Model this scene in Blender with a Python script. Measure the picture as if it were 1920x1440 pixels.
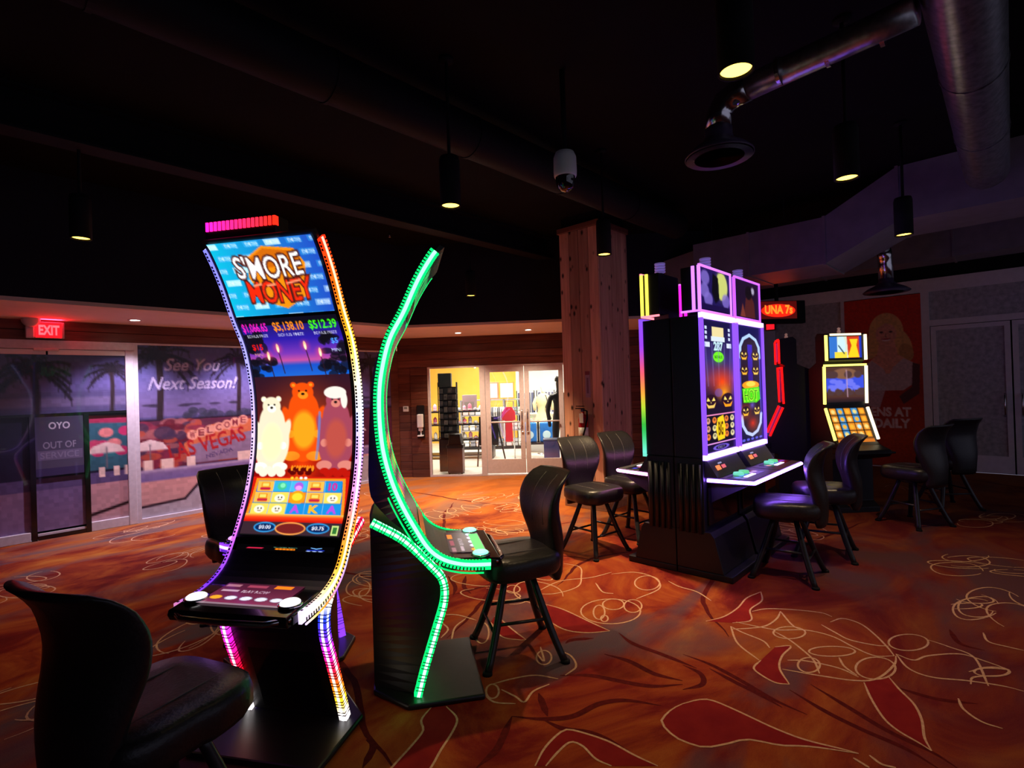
import bpy, bmesh, math, random
import numpy as np
from mathutils import Matrix, Vector

# ---------------------------------------------------------------- reset
for o in list(bpy.data.objects):
    bpy.data.objects.remove(o, do_unlink=True)
SC = bpy.context.scene
COL = SC.collection
rnd = random.Random(7)

# ---------------------------------------------------------------- camera (1920 x 1440 frame, focal 1000 px)
F, CH = 1000.0, 1.62
YAW, PIT, ROL = math.radians(43.2), math.radians(0.3), math.radians(-1.8)
cy_, sy_, cp_, sp_ = math.cos(YAW), math.sin(YAW), math.cos(PIT), math.sin(PIT)
FW = Vector((cy_*cp_, sy_*cp_, sp_))
RT = Vector((sy_, -cy_, 0))
UP = RT.cross(FW)
R2 = RT*math.cos(ROL) + UP*math.sin(ROL)
U2 = -RT*math.sin(ROL) + UP*math.cos(ROL)
cam_d = bpy.data.cameras.new('camera')
cam = bpy.data.objects.new('camera', cam_d)
COL.objects.link(cam)
cam_d.sensor_fit = 'HORIZONTAL'
cam_d.sensor_width = 36.0
cam_d.lens = 36.0*F/1920.0
cam_d.clip_start = 0.05
m3 = Matrix((R2, U2, -FW)).transposed()
cam.matrix_world = Matrix.Translation((0, 0, CH)) @ m3.to_4x4()
SC.camera = cam

def ray(x, y):
    return R2*((x-960)/F) - U2*((y-720)/F) + FW
def gz(x, y, z=0.0):
    d = ray(x, y)
    return Vector((0, 0, CH)) + d*((z-CH)/d.z)

# ---------------------------------------------------------------- world, exposure
w = bpy.data.worlds.new('ambient_fill'); SC.world = w; w.use_nodes = True
w.node_tree.nodes['Background'].inputs[0].default_value = (0.74, 0.72, 1.0, 1)
w.node_tree.nodes['Background'].inputs[1].default_value = 0.28  # cool fill added through the open sides to lift right wall and ducts
SC.view_settings.view_transform = 'Standard'
SC.view_settings.look = 'None'
SC.view_settings.gamma = 1.0
SC.view_settings.use_curve_mapping = False
SC.view_settings.exposure = 0.0

P_DOWN = 120.0      # watts of one pendant downlight
P_SOFF = 240.0      # watts of one recessed soffit light
P_SHOP = 125.0     # watts of the shop ceiling panels

def lin(c):
    return tuple((v/12.92 if v <= .04045 else ((v+.055)/1.055)**2.4) for v in c)

def add_light(name, kind, loc, power, color, parent=None, size=.05, angle=None, blend=.5, rot=(0, 0, 0), size_y=None):
    l = bpy.data.lights.new(name, kind)
    l.energy = power; l.color = color
    if kind == 'SPOT':
        l.spot_size = angle; l.spot_blend = blend; l.shadow_soft_size = size
    elif kind == 'AREA':
        l.size = size
        if size_y: l.shape = 'RECTANGLE'; l.size_y = size_y
    else:
        l.shadow_soft_size = size
    o = bpy.data.objects.new(name, l); COL.objects.link(o)
    o.location = loc; o.rotation_euler = rot
    if parent: o.parent = parent
    return o

# ---------------------------------------------------------------- materials
MATS = {}
def mat(name, color=(.5, .5, .5), rough=.5, metal=0.0, emit=None, strength=1.0, spec=.5, coat=0.0):
    if name in MATS: return MATS[name]
    m = bpy.data.materials.new(name); m.use_nodes = True
    b = m.node_tree.nodes['Principled BSDF']
    b.inputs['Base Color'].default_value = (*color, 1)
    b.inputs['Roughness'].default_value = rough
    b.inputs['Metallic'].default_value = metal
    b.inputs['Specular IOR Level'].default_value = spec
    b.inputs['Coat Weight'].default_value = coat
    if emit:
        b.inputs['Emission Color'].default_value = (*emit, 1)
        b.inputs['Emission Strength'].default_value = strength
    MATS[name] = m
    return m

def nodes_of(m):
    return m.node_tree.nodes, m.node_tree.links, m.node_tree.nodes['Principled BSDF']

def attr_emit(name, strength, rough=.35):
    if name in MATS: return MATS[name]
    m = mat(name, (.005, .005, .006), rough, spec=.3)
    N, L, b = nodes_of(m)
    a = N.new('ShaderNodeAttribute'); a.attribute_name = 'Col'
    L.new(a.outputs['Color'], b.inputs['Emission Color'])
    b.inputs['Emission Strength'].default_value = strength
    return m

def attr_print(name, rough=.4, coat=0.0):
    if name in MATS: return MATS[name]
    m = mat(name, (1, 1, 1), rough, coat=coat)
    N, L, b = nodes_of(m)
    a = N.new('ShaderNodeAttribute'); a.attribute_name = 'Col'
    L.new(a.outputs['Color'], b.inputs['Base Color'])
    return m

def grain(name, c1, c2, scale=(1, 1, 1), nscale=6.0, rough=.5, detail=6, bump=0.0, spec=.4, metal=0.0, coords='Object', p=(.3, .7)):
    if name in MATS: return MATS[name]
    m = mat(name, c1, rough, metal, spec=spec)
    N, L, b = nodes_of(m)
    tc = N.new('ShaderNodeTexCoord'); mp = N.new('ShaderNodeMapping'); mp.inputs['Scale'].default_value = scale
    nz = N.new('ShaderNodeTexNoise'); nz.inputs['Scale'].default_value = nscale; nz.inputs['Detail'].default_value = detail
    cr = N.new('ShaderNodeValToRGB')
    cr.color_ramp.elements[0].color = (*c1, 1); cr.color_ramp.elements[1].color = (*c2, 1)
    cr.color_ramp.elements[0].position = p[0]; cr.color_ramp.elements[1].position = p[1]
    L.new(tc.outputs[coords], mp.inputs[0]); L.new(mp.outputs[0], nz.inputs[0])
    L.new(nz.outputs[0], cr.inputs[0]); L.new(cr.outputs[0], b.inputs['Base Color'])
    if bump:
        bp = N.new('ShaderNodeBump'); bp.inputs['Strength'].default_value = bump; bp.inputs['Distance'].default_value = .01
        L.new(nz.outputs[0], bp.inputs['Height']); L.new(bp.outputs[0], b.inputs['Normal'])
    return m

def wood(name, c1, c2, axis, knots=False, rough=.55):
    """boards with stretched grain, tone varied per board, optional dark knots"""
    if name in MATS: return MATS[name]
    sc = [16, 16, 16]; sc[axis] = 1.1
    m = grain(name, c1, c2, tuple(sc), 1.6, rough, 8, .15)
    N, L, b = nodes_of(m)
    oi = N.new('ShaderNodeObjectInfo')
    mr = N.new('ShaderNodeMapRange'); mr.inputs[3].default_value = .6; mr.inputs[4].default_value = 1.25
    L.new(oi.outputs['Random'], mr.inputs[0])
    hsv = N.new('ShaderNodeHueSaturation')
    ramp = [n for n in N if n.type == 'VALTORGB'][0]
    L.new(ramp.outputs[0], hsv.inputs['Color']); L.new(mr.outputs[0], hsv.inputs['Value'])
    out = hsv.outputs[0]
    # shift the grain from board to board
    mp = [n for n in N if n.type == 'MAPPING'][0]
    cb = N.new('ShaderNodeCombineXYZ')
    ml = N.new('ShaderNodeMath'); ml.operation = 'MULTIPLY'; ml.inputs[1].default_value = 37.0
    L.new(oi.outputs['Random'], ml.inputs[0])
    for i in range(3): L.new(ml.outputs[0], cb.inputs[i])
    L.new(cb.outputs[0], mp.inputs['Location'])
    if knots:
        vo = N.new('ShaderNodeTexVoronoi'); vo.inputs['Scale'].default_value = 1.0
        mp2 = N.new('ShaderNodeMapping'); s2 = [9, 9, 9]; s2[axis] = 5.0
        mp2.inputs['Scale'].default_value = s2
        tc = [n for n in N if n.type == 'TEX_COORD'][0]
        L.new(tc.outputs['Object'], mp2.inputs[0]); L.new(cb.outputs[0], mp2.inputs['Location'])
        L.new(mp2.outputs[0], vo.inputs[0])
        cr = N.new('ShaderNodeValToRGB')
        cr.color_ramp.elements[0].position = .10; cr.color_ramp.elements[0].color = (.04, .02, .015, 1)
        cr.color_ramp.elements[1].position = .22; cr.color_ramp.elements[1].color = (1, 1, 1, 1)
        L.new(vo.outputs['Distance'], cr.inputs[0])
        mx = N.new('ShaderNodeMixRGB'); mx.blend_type = 'MULTIPLY'; mx.inputs[0].default_value = 1
        L.new(out, mx.inputs[1]); L.new(cr.outputs[0], mx.inputs[2]); out = mx.outputs[0]
    L.new(out, b.inputs['Base Color'])
    return m

BLACK = grain('black_plastic', (.006, .006, .008), (.011, .011, .014), (1, 1, 1), 30, .38, spec=.5)
GLOSSBLACK = mat('gloss_black', (.005, .005, .006), .16, spec=.5, coat=.3)
MATTEBLACK = grain('matte_black', (.004, .004, .005), (.008, .008, .010), (1, 1, 1), 12, .8, spec=.2)
LEATHER = grain('black_leather', (.012, .011, .012), (.022, .02, .021), (1, 1, 1), 90, .36, bump=.15, spec=.5)
STITCH = mat('stitch', (.12, .11, .11), .6)
DARKMETAL = grain('dark_metal', (.012, .012, .014), (.02, .02, .022), (1, 1, 1), 40, .32, spec=.5)
CHROME = grain('chrome', (.6, .6, .62), (.7, .7, .72), (1, 1, 1), 20, .18, metal=1.0)
ALU = grain('aluminium', (.58, .50, .50), (.66, .57, .57), (1, 1, 1), 25, .45, spec=.4)
WHITEFRAME = grain('white_frame', (.55, .50, .55), (.65, .60, .65), (1, 1, 1), 20, .45)
GALV = grain('galvanised', (.25, .25, .27), (.5, .5, .53), (3, 3, 3), 8, .32, metal=.9)
NAVYPAINT = grain('dark_paint', (.003, .003, .005), (.005, .005, .008), (1, 1, 1), 5, .7, spec=.25)
DUCTPAINT = grain('duct_paint', (.17, .165, .20), (.22, .21, .25), (1, 1, 1), 6, .45, spec=.4)
WHITE = mat('white_plastic', (.75, .75, .74), .4)

# ---------------------------------------------------------------- mesh builder
class MB:
    def __init__(s): s.v = []; s.f = []; s.c = None
    def add(s, vs, fs):
        o = len(s.v); s.v += [tuple(p) for p in vs]; s.f += [tuple(i+o for i in f) for f in fs]
        return s
    def box(s, x0, x1, y0, y1, z0, z1):
        vs = [(x, y, z) for z in (z0, z1) for y in (y0, y1) for x in (x0, x1)]
        return s.add(vs, [(0, 2, 3, 1), (4, 5, 7, 6), (0, 1, 5, 4), (2, 6, 7, 3), (0, 4, 6, 2), (1, 3, 7, 5)])
    def prism(s, poly, lo, hi, axis=1):
        n = len(poly)
        def mk(a, b, c): return (a, c, b) if axis == 1 else ((a, b, c) if axis == 2 else (c, a, b))
        vs = [mk(a, b, lo) for a, b in poly] + [mk(a, b, hi) for a, b in poly]
        fs = [tuple(range(n))[::-1], tuple(range(n, 2*n))] + [(i, (i+1) % n, n+(i+1) % n, n+i) for i in range(n)]
        return s.add(vs, fs)
    def tube(s, pts, r, n=8, closed=False, caps=True):
        pts = [Vector(p) for p in pts]; m = len(pts)
        rs = r if isinstance(r, (list, tuple)) else [r]*m
        vs = []; ref = None
        for i, p in enumerate(pts):
            a = pts[(i-1) % m] if (closed or i > 0) else p
            b = pts[(i+1) % m] if (closed or i < m-1) else p
            t = (b-a).normalized()
            if ref is None:
                ref = Vector((0, 0, 1)) if abs(t.z) < .9 else Vector((1, 0, 0))
            e1 = (ref - t*ref.dot(t)).normalized(); e2 = t.cross(e1); ref = e1
            vs += [p + (e1*math.cos(2*math.pi*k/n) + e2*math.sin(2*math.pi*k/n))*rs[i] for k in range(n)]
        fs = []
        for i in range(m if closed else m-1):
            j = (i+1) % m
            fs += [(i*n+k, i*n+(k+1) % n, j*n+(k+1) % n, j*n+k) for k in range(n)]
        if caps and not closed:
            fs += [tuple(range(n))[::-1], tuple((m-1)*n+k for k in range(n))]
        return s.add(vs, fs)
    def lathe(s, prof, c=(0, 0, 0), n=24, axis='z'):
        m = len(prof); vs = []
        for r, z in prof:
            for k in range(n):
                a = 2*math.pi*k/n; x, y = r*math.cos(a), r*math.sin(a)
                p = (x, y, z) if axis == 'z' else ((z, x, y) if axis == 'x' else (x, z, y))
                vs.append((c[0]+p[0], c[1]+p[1], c[2]+p[2]))
        fs = [(i*n+k, i*n+(k+1) % n, (i+1)*n+(k+1) % n, (i+1)*n+k) for i in range(m-1) for k in range(n)]
        if prof[0][0] > 1e-6: fs.append(tuple(range(n))[::-1])
        if prof[-1][0] > 1e-6: fs.append(tuple((m-1)*n+k for k in range(n)))
        return s.add(vs, fs)
    def grid(s, P):
        h = len(P); w_ = len(P[0])
        vs = [p for row in P for p in row]
        fs = [(j*w_+i, j*w_+i+1, (j+1)*w_+i+1, (j+1)*w_+i) for j in range(h-1) for i in range(w_-1)]
        return s.add(vs, fs)
    def xform(s, M):
        s.v = [tuple(M @ Vector(p)) for p in s.v]; return s
    def build(s, name, m, parent=None, smooth=False, bevel=0.0, seg=2, loc=None, rz=0.0, autosm=True):
        me = bpy.data.meshes.new(name); me.from_pydata(s.v, [], s.f); me.validate(); me.update()
        bm = bmesh.new(); bm.from_mesh(me); bmesh.ops.recalc_face_normals(bm, faces=bm.faces); bm.to_mesh(me); bm.free()
        if s.c is not None:
            at = me.color_attributes.new('Col', 'FLOAT_COLOR', 'POINT')
            at.data.foreach_set('color', np.array([(*lin(c), 1.0) for c in s.c], dtype=np.float32).ravel())
        if m: me.materials.append(m)
        o = bpy.data.objects.new(name, me); COL.objects.link(o)
        if parent: o.parent = parent
        if loc: o.location = loc
        if rz: o.rotation_euler = (0, 0, rz)
        if smooth:
            me.shade_smooth() if hasattr(me, 'shade_smooth') else None
            me.polygons.foreach_set('use_smooth', [True]*len(me.polygons))
        if bevel:
            b = o.modifiers.new('bevel', 'BEVEL'); b.width = bevel; b.segments = seg; b.limit_method = 'ANGLE'
        return o

def thing(name, label, cat, loc=(0, 0, 0), rz=0.0, group=None):
    o = bpy.data.objects.new(name, None); COL.objects.link(o)
    o.empty_display_size = .1
    o.location = loc; o.rotation_euler = (0, 0, rz)
    o['label'] = label; o['category'] = cat
    if group: o['group'] = group
    return o
def tag(o, label, cat, group=None):
    o['label'] = label; o['category'] = cat
    if group: o['group'] = group
    return o
def struct(o):
    o['kind'] = 'structure'; return o
def sroot(name, loc=(0, 0, 0), rz=0.0):
    o = bpy.data.objects.new(name, None); COL.objects.link(o); o.location = loc; o.rotation_euler = (0, 0, rz)
    o['kind'] = 'structure'; return o
def dup(root, loc, rz, label, group=None):
    def cp(o, par):
        c = o.copy(); COL.objects.link(c); c.parent = par
        for ch in o.children: cp(ch, c)
        return c
    r = cp(root, None); r.location = loc; r.rotation_euler = (0, 0, rz); r['label'] = label
    if group: r['group'] = group
    return r

def smoothpath(pts, n):
    """Catmull-Rom resampled to n points"""
    P = [np.array(p, float) for p in pts]
    P = [2*P[0]-P[1]] + P + [2*P[-1]-P[-2]]
    out = []
    m = len(P)-3
    for k in range(n):
        t = k/(n-1)*m; i = min(int(t), m-1); t -= i
        a, b, c, d = P[i:i+4]
        out.append(.5*((2*b)+(-a+c)*t+(2*a-5*b+4*c-d)*t*t+(-a+3*b-3*c+d)*t**3))
    # equal arc length
    out = np.array(out); L = np.r_[0, np.cumsum(np.linalg.norm(np.diff(out, axis=0), axis=1))]
    q = np.linspace(0, L[-1], n)
    return np.stack([np.interp(q, L, out[:, i]) for i in range(out.shape[1])], 1)

# ---------------------------------------------------------------- flat prints: a small painter that colours a grid of vertices
_TT = {}
def text_tris(s, off=0.0, shear=0.0):
    key = (s, off, shear)
    if key in _TT: return _TT[key]
    cu = bpy.data.curves.new('tmp', 'FONT'); cu.body = s; cu.size = 1.0; cu.offset = off; cu.resolution_u = 3; cu.shear = shear
    ob = bpy.data.objects.new('tmp', cu); COL.objects.link(ob)
    dg = bpy.context.evaluated_depsgraph_get()
    me = ob.evaluated_get(dg).to_mesh(); me.calc_loop_triangles()
    v = np.array([p.co[:2] for p in me.vertices], float).reshape(-1, 2)
    t = np.array([tr.vertices[:] for tr in me.loop_triangles], int).reshape(-1, 3)
    res = v[t] if len(t) else np.zeros((0, 3, 2))
    ob.evaluated_get(dg).to_mesh_clear()
    bpy.data.objects.remove(ob); bpy.data.curves.remove(cu)
    _TT[key] = res
    return res

class Canvas:
    SS = 2
    def __init__(s, w_, h_, bg=(0, 0, 0)):
        s.w, s.h = w_, h_
        s.a = np.zeros((h_*s.SS, w_*s.SS, 3)); s.a[:] = bg
    def _blend(s, y0, y1, x0, x1, m, col, al=1.0):
        sub = s.a[y0:y1, x0:x1]
        m = (m*al)[..., None]
        sub[:] = sub*(1-m) + np.array(col)*m
    def _bb(s, x0, y0, x1, y1):
        k = s.SS
        return max(0, int(x0*k)-2), max(0, int(y0*k)-2), min(s.w*k, int(x1*k)+3), min(s.h*k, int(y1*k)+3)
    def rect(s, x0, y0, x1, y1, col, al=1.0):
        k = s.SS
        a, b, c, d = max(0, round(x0*k)), max(0, round(y0*k)), min(s.w*k, round(x1*k)), min(s.h*k, round(y1*k))
        if c > a and d > b: s._blend(b, d, a, c, np.ones((d-b, c-a)), col, al)
    def vgrad(s, y0, y1, stops, x0=0, x1=None):
        x1 = s.w if x1 is None else x1
        k = s.SS
        a, b, c, d = max(0, int(x0*k)), max(0, int(y0*k)), min(s.w*k, int(x1*k)), min(s.h*k, int(y1*k))
        t = (np.arange(b, d)/k-y0)/(y1-y0)
        cols = np.stack([np.interp(t, [q[0] for q in stops], [q[1][i] for q in stops]) for i in range(3)], 1)
        s.a[b:d, a:c] = cols[:, None, :]
    def ellipse(s, cx, cy, rx, ry, col, rot=0.0, al=1.0, soft=.6, ring=None):
        R = max(rx, ry)*(1+soft*.3)+2
        x0, y0, x1, y1 = s._bb(cx-R, cy-R, cx+R, cy+R)
        if x1 <= x0 or y1 <= y0: return
        X, Y = np.meshgrid((np.arange(x0, x1)+.5)/s.SS-cx, (np.arange(y0, y1)+.5)/s.SS-cy)
        c, n = math.cos(rot), math.sin(rot)
        d = np.hypot((X*c+Y*n)/rx, (-X*n+Y*c)/ry)
        dd = (d-1)*min(rx, ry)
        m = np.clip(.5-dd/soft, 0, 1) if ring is None else np.clip(.5+(ring/2-abs(dd))/soft, 0, 1)
        s._blend(y0, y1, x0, x1, m, col, al)
    def glow(s, cx, cy, r, col, al=.8):
        x0, y0, x1, y1 = s._bb(cx-r, cy-r, cx+r, cy+r)
        if x1 <= x0 or y1 <= y0: return
        X, Y = np.meshgrid((np.arange(x0, x1)+.5)/s.SS-cx, (np.arange(y0, y1)+.5)/s.SS-cy)
        m = np.clip(1-np.hypot(X, Y)/r, 0, 1)**1.5
        s._blend(y0, y1, x0, x1, m, col, al)
    def poly(s, pts, col, al=1.0):
        p = np.array(pts, float)
        x0, y0, x1, y1 = s._bb(p[:, 0].min(), p[:, 1].min(), p[:, 0].max(), p[:, 1].max())
        if x1 <= x0 or y1 <= y0: return
        X, Y = np.meshgrid((np.arange(x0, x1)+.5)/s.SS, (np.arange(y0, y1)+.5)/s.SS)
        ins = np.zeros(X.shape, bool)
        for i in range(len(p)):
            xa, ya = p[i]; xb, yb = p[(i+1) % len(p)]
            if ya == yb: continue
            c = ((ya > Y) != (yb > Y)) & (X < (xb-xa)*(Y-ya)/(yb-ya)+xa)
            ins ^= c
        s._blend(y0, y1, x0, x1, ins.astype(float), col, al)
    def line(s, pts, wd, col, al=1.0):
        for (xa, ya), (xb, yb) in zip(pts[:-1], pts[1:]):
            x0, y0, x1, y1 = s._bb(min(xa, xb)-wd, min(ya, yb)-wd, max(xa, xb)+wd, max(ya, yb)+wd)
            if x1 <= x0 or y1 <= y0: continue
            X, Y = np.meshgrid((np.arange(x0, x1)+.5)/s.SS, (np.arange(y0, y1)+.5)/s.SS)
            dx, dy = xb-xa, yb-ya; L = dx*dx+dy*dy+1e-9
            t = np.clip(((X-xa)*dx+(Y-ya)*dy)/L, 0, 1)
            d = np.hypot(X-xa-t*dx, Y-ya-t*dy)
            s._blend(y0, y1, x0, x1, np.clip(.5+(wd/2-d)/.6, 0, 1), col, al)
    def text(s, st, cx, cy, wd, ht, col, off=0.0, shear=0.0, al=1.0, fn=None):
        """centred text scaled into wd x ht"""
        base = text_tris(st, 0.0, shear); t = text_tris(st, off, shear)
        if not len(t): return
        lo = base.reshape(-1, 2).min(0); hi = base.reshape(-1, 2).max(0)
        q = (t-(lo+hi)/2)/(hi-lo)*np.array([wd, -ht])+np.array([cx, cy])
        if fn: q = fn(q)
        x0, y0, x1, y1 = s._bb(q[..., 0].min(), q[..., 1].min(), q[..., 0].max(), q[..., 1].max())
        if x1 <= x0 or y1 <= y0: return
        m = np.zeros((y1-y0, x1-x0))
        for T in q:
            a0, b0 = max(x0, int(T[:, 0].min()*s.SS)-1), max(y0, int(T[:, 1].min()*s.SS)-1)
            a1, b1 = min(x1, int(T[:, 0].max()*s.SS)+2), min(y1, int(T[:, 1].max()*s.SS)+2)
            if a1 <= a0 or b1 <= b0: continue
            X, Y = np.meshgrid((np.arange(a0, a1)+.5)/s.SS, (np.arange(b0, b1)+.5)/s.SS)
            def e(A, B): return (B[0]-A[0])*(Y-A[1])-(B[1]-A[1])*(X-A[0])
            e0, e1, e2 = e(T[0], T[1]), e(T[1], T[2]), e(T[2], T[0])
            ins = ((e0 >= -1e-9) & (e1 >= -1e-9) & (e2 >= -1e-9)) | ((e0 <= 1e-9) & (e1 <= 1e-9) & (e2 <= 1e-9))
            mm = m[b0-y0:b1-y0, a0-x0:a1-x0]; mm[ins] = 1
        s._blend(y0, y1, x0, x1, m, col, al)
    def noise(s, amp, seed=1, sc=6):
        r = np.random.RandomState(seed)
        n = r.rand(s.h*s.SS//sc+2, s.w*s.SS//sc+2)
        n = np.kron(n, np.ones((sc, sc)))[:s.h*s.SS, :s.w*s.SS]
        s.a *= (1+amp*(n-.5))[..., None]
    def colors(s):
        k = s.SS
        return np.clip(s.a.reshape(s.h, k, s.w, k, 3).mean((1, 3)), 0, 1)

def paint(name, cv, fn, m, parent=None, thick=None):
    """grid of vertices: fn(u, v) -> point, u 0..1 across, v 0..1 from the upper edge down"""
    c = cv.colors(); h, w_ = cv.h, cv.w
    u = np.linspace(0, 1, w_); v = np.linspace(0, 1, h)
    U, V = np.meshgrid(u, v)
    P = fn(U.ravel(), V.ravel())
    me = bpy.data.meshes.new(name)
    me.vertices.add(w_*h); me.vertices.foreach_set('co', np.asarray(P, np.float32).ravel())
    J, I = np.meshgrid(np.arange(h-1), np.arange(w_-1), indexing='ij')
    a = (J*w_+I).ravel()
    q = np.stack([a, a+w_, a+w_+1, a+1], 1).astype(np.int32)
    me.loops.add(q.size); me.loops.foreach_set('vertex_index', q.ravel())
    me.polygons.add(len(q)); me.polygons.foreach_set('loop_start', np.arange(0, q.size, 4, dtype=np.int32))
    me.update(calc_edges=True); me.validate()
    at = me.color_attributes.new('Col', 'FLOAT_COLOR', 'POINT')
    x = c.reshape(-1, 3); x = np.where(x <= .04045, x/12.92, ((x+.055)/1.055)**2.4)
    at.data.foreach_set('color', np.c_[x, np.ones(len(x))].astype(np.float32).ravel())
    me.materials.append(m)
    o = bpy.data.objects.new(name, me); COL.objects.link(o)
    me.polygons.foreach_set('use_smooth', [True]*len(me.polygons))
    if parent: o.parent = parent
    return o

def flat(o, x, y):
    """map helper: origin o, across x, down y vectors"""
    o, x, y = np.array(o, float), np.array(x, float), np.array(y, float)
    return lambda u, v: o+u[:, None]*x+v[:, None]*y

# ================================================================ SETTING
CEIL = 3.85
SOF = 2.58
YL, XR = 8.35, 11.4
A0 = Vector((6.163, 7.88, 0)); UW = Vector((.6325, -.7746, 0)); NW = Vector((.7746, .6325, 0))
RZW = math.atan2(UW.y, UW.x)
def SW(s, t, z=0): return A0 + UW*s + NW*t + Vector((0, 0, z))
S_END = 4.6
PE = SW(S_END, 0)

# ---- floor (carpet)
m = mat('carpet', (.3, .06, .015), .95, spec=.1)
N, L, b = nodes_of(m)
tc = N.new('ShaderNodeTexCoord')
mp = N.new('ShaderNodeMapping'); mp.inputs['Rotation'].default_value = (0, 0, math.radians(35)); mp.inputs['Scale'].default_value = (.8, 1.25, 1)
L.new(tc.outputs['Object'], mp.inputs[0])
n1 = N.new('ShaderNodeTexNoise'); n1.inputs['Scale'].default_value = 1.1; n1.inputs['Detail'].default_value = 7; n1.inputs['Distortion'].default_value = 1.6; n1.inputs['Roughness'].default_value = .62
L.new(mp.outputs[0], n1.inputs[0])
r1 = N.new('ShaderNodeValToRGB'); e = r1.color_ramp.elements
e[0].position = .28; e[0].color = (.085, .004, .004, 1)
e[1].position = .74; e[1].color = (.40, .155, .028, 1)
for p, c in ((.40, (.15, .010, .008, 1)), (.50, (.25, .036, .010, 1)), (.62, (.33, .080, .015, 1))):
    q = e.new(p); q.color = c
L.new(n1.outputs[0], r1.inputs[0])
n2 = N.new('ShaderNodeTexNoise'); n2.inputs['Scale'].default_value = .75; n2.inputs['Detail'].default_value = 4; n2.inputs['Distortion'].default_value = .8
mp2 = N.new('ShaderNodeMapping'); mp2.inputs['Location'].default_value = (3.1, 1.7, 0); mp2.inputs['Rotation'].default_value = (0, 0, math.radians(-20)); mp2.inputs['Scale'].default_value = (.8, 1.6, 1)
L.new(tc.outputs['Object'], mp2.inputs[0]); L.new(mp2.outputs[0], n2.inputs[0])
r2 = N.new('ShaderNodeValToRGB'); r2.color_ramp.elements[0].position = .50; r2.color_ramp.elements[1].position = .64
L.new(n2.outputs[0], r2.inputs[0])
mx = N.new('ShaderNodeMixRGB'); mx.inputs[2].default_value = (.105, .066, .080, 1)
L.new(r2.outputs[0], mx.inputs[0]); L.new(r1.outputs[0], mx.inputs[1])
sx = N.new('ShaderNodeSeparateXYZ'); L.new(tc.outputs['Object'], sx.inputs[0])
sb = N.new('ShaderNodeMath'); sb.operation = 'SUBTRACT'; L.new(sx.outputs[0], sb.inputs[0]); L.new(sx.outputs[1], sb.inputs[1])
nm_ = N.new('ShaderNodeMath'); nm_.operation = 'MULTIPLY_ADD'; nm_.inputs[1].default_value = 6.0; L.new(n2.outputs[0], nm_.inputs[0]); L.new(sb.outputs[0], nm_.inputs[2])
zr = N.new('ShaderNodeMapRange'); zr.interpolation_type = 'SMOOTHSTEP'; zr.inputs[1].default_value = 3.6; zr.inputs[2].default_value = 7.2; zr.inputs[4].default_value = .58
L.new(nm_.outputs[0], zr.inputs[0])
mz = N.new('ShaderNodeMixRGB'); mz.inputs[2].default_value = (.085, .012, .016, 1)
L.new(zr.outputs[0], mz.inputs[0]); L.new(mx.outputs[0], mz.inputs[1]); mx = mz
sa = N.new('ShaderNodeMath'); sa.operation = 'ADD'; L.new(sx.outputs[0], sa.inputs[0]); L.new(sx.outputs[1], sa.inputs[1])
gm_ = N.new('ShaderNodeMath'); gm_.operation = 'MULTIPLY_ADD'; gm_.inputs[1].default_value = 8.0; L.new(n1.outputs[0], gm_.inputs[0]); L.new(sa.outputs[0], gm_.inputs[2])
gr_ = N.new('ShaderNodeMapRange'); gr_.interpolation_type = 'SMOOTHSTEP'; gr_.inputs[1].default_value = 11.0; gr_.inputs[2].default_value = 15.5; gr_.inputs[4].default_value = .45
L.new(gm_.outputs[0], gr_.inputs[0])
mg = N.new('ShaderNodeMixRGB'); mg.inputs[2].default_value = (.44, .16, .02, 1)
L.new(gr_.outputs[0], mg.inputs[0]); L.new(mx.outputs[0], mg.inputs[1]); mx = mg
n3 = N.new('ShaderNodeTexNoise'); n3.inputs['Scale'].default_value = 180; n3.inputs['Detail'].default_value = 2
L.new(tc.outputs['Object'], n3.inputs[0])
r3 = N.new('ShaderNodeValToRGB'); r3.color_ramp.elements[0].color = (.72, .72, .72, 1); r3.color_ramp.elements[1].color = (1.2, 1.2, 1.2, 1)
L.new(n3.outputs[0], r3.inputs[0])
mx2 = N.new('ShaderNodeMixRGB'); mx2.blend_type = 'MULTIPLY'; mx2.inputs[0].default_value = 1
L.new(mx.outputs[0], mx2.inputs[1]); L.new(r3.outputs[0], mx2.inputs[2]); L.new(mx2.outputs[0], b.inputs['Base Color'])
bp = N.new('ShaderNodeBump'); bp.inputs['Strength'].default_value = .25; bp.inputs['Distance'].default_value = .004
L.new(n3.outputs[0], bp.inputs['Height']); L.new(bp.outputs[0], b.inputs['Normal'])
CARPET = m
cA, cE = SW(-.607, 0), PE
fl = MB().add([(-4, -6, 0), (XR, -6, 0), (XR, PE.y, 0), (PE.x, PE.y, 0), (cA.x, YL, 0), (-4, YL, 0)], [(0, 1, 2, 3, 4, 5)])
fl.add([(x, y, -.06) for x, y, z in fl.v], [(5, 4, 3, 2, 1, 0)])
floor = struct(fl.build('floor', CARPET))

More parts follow.
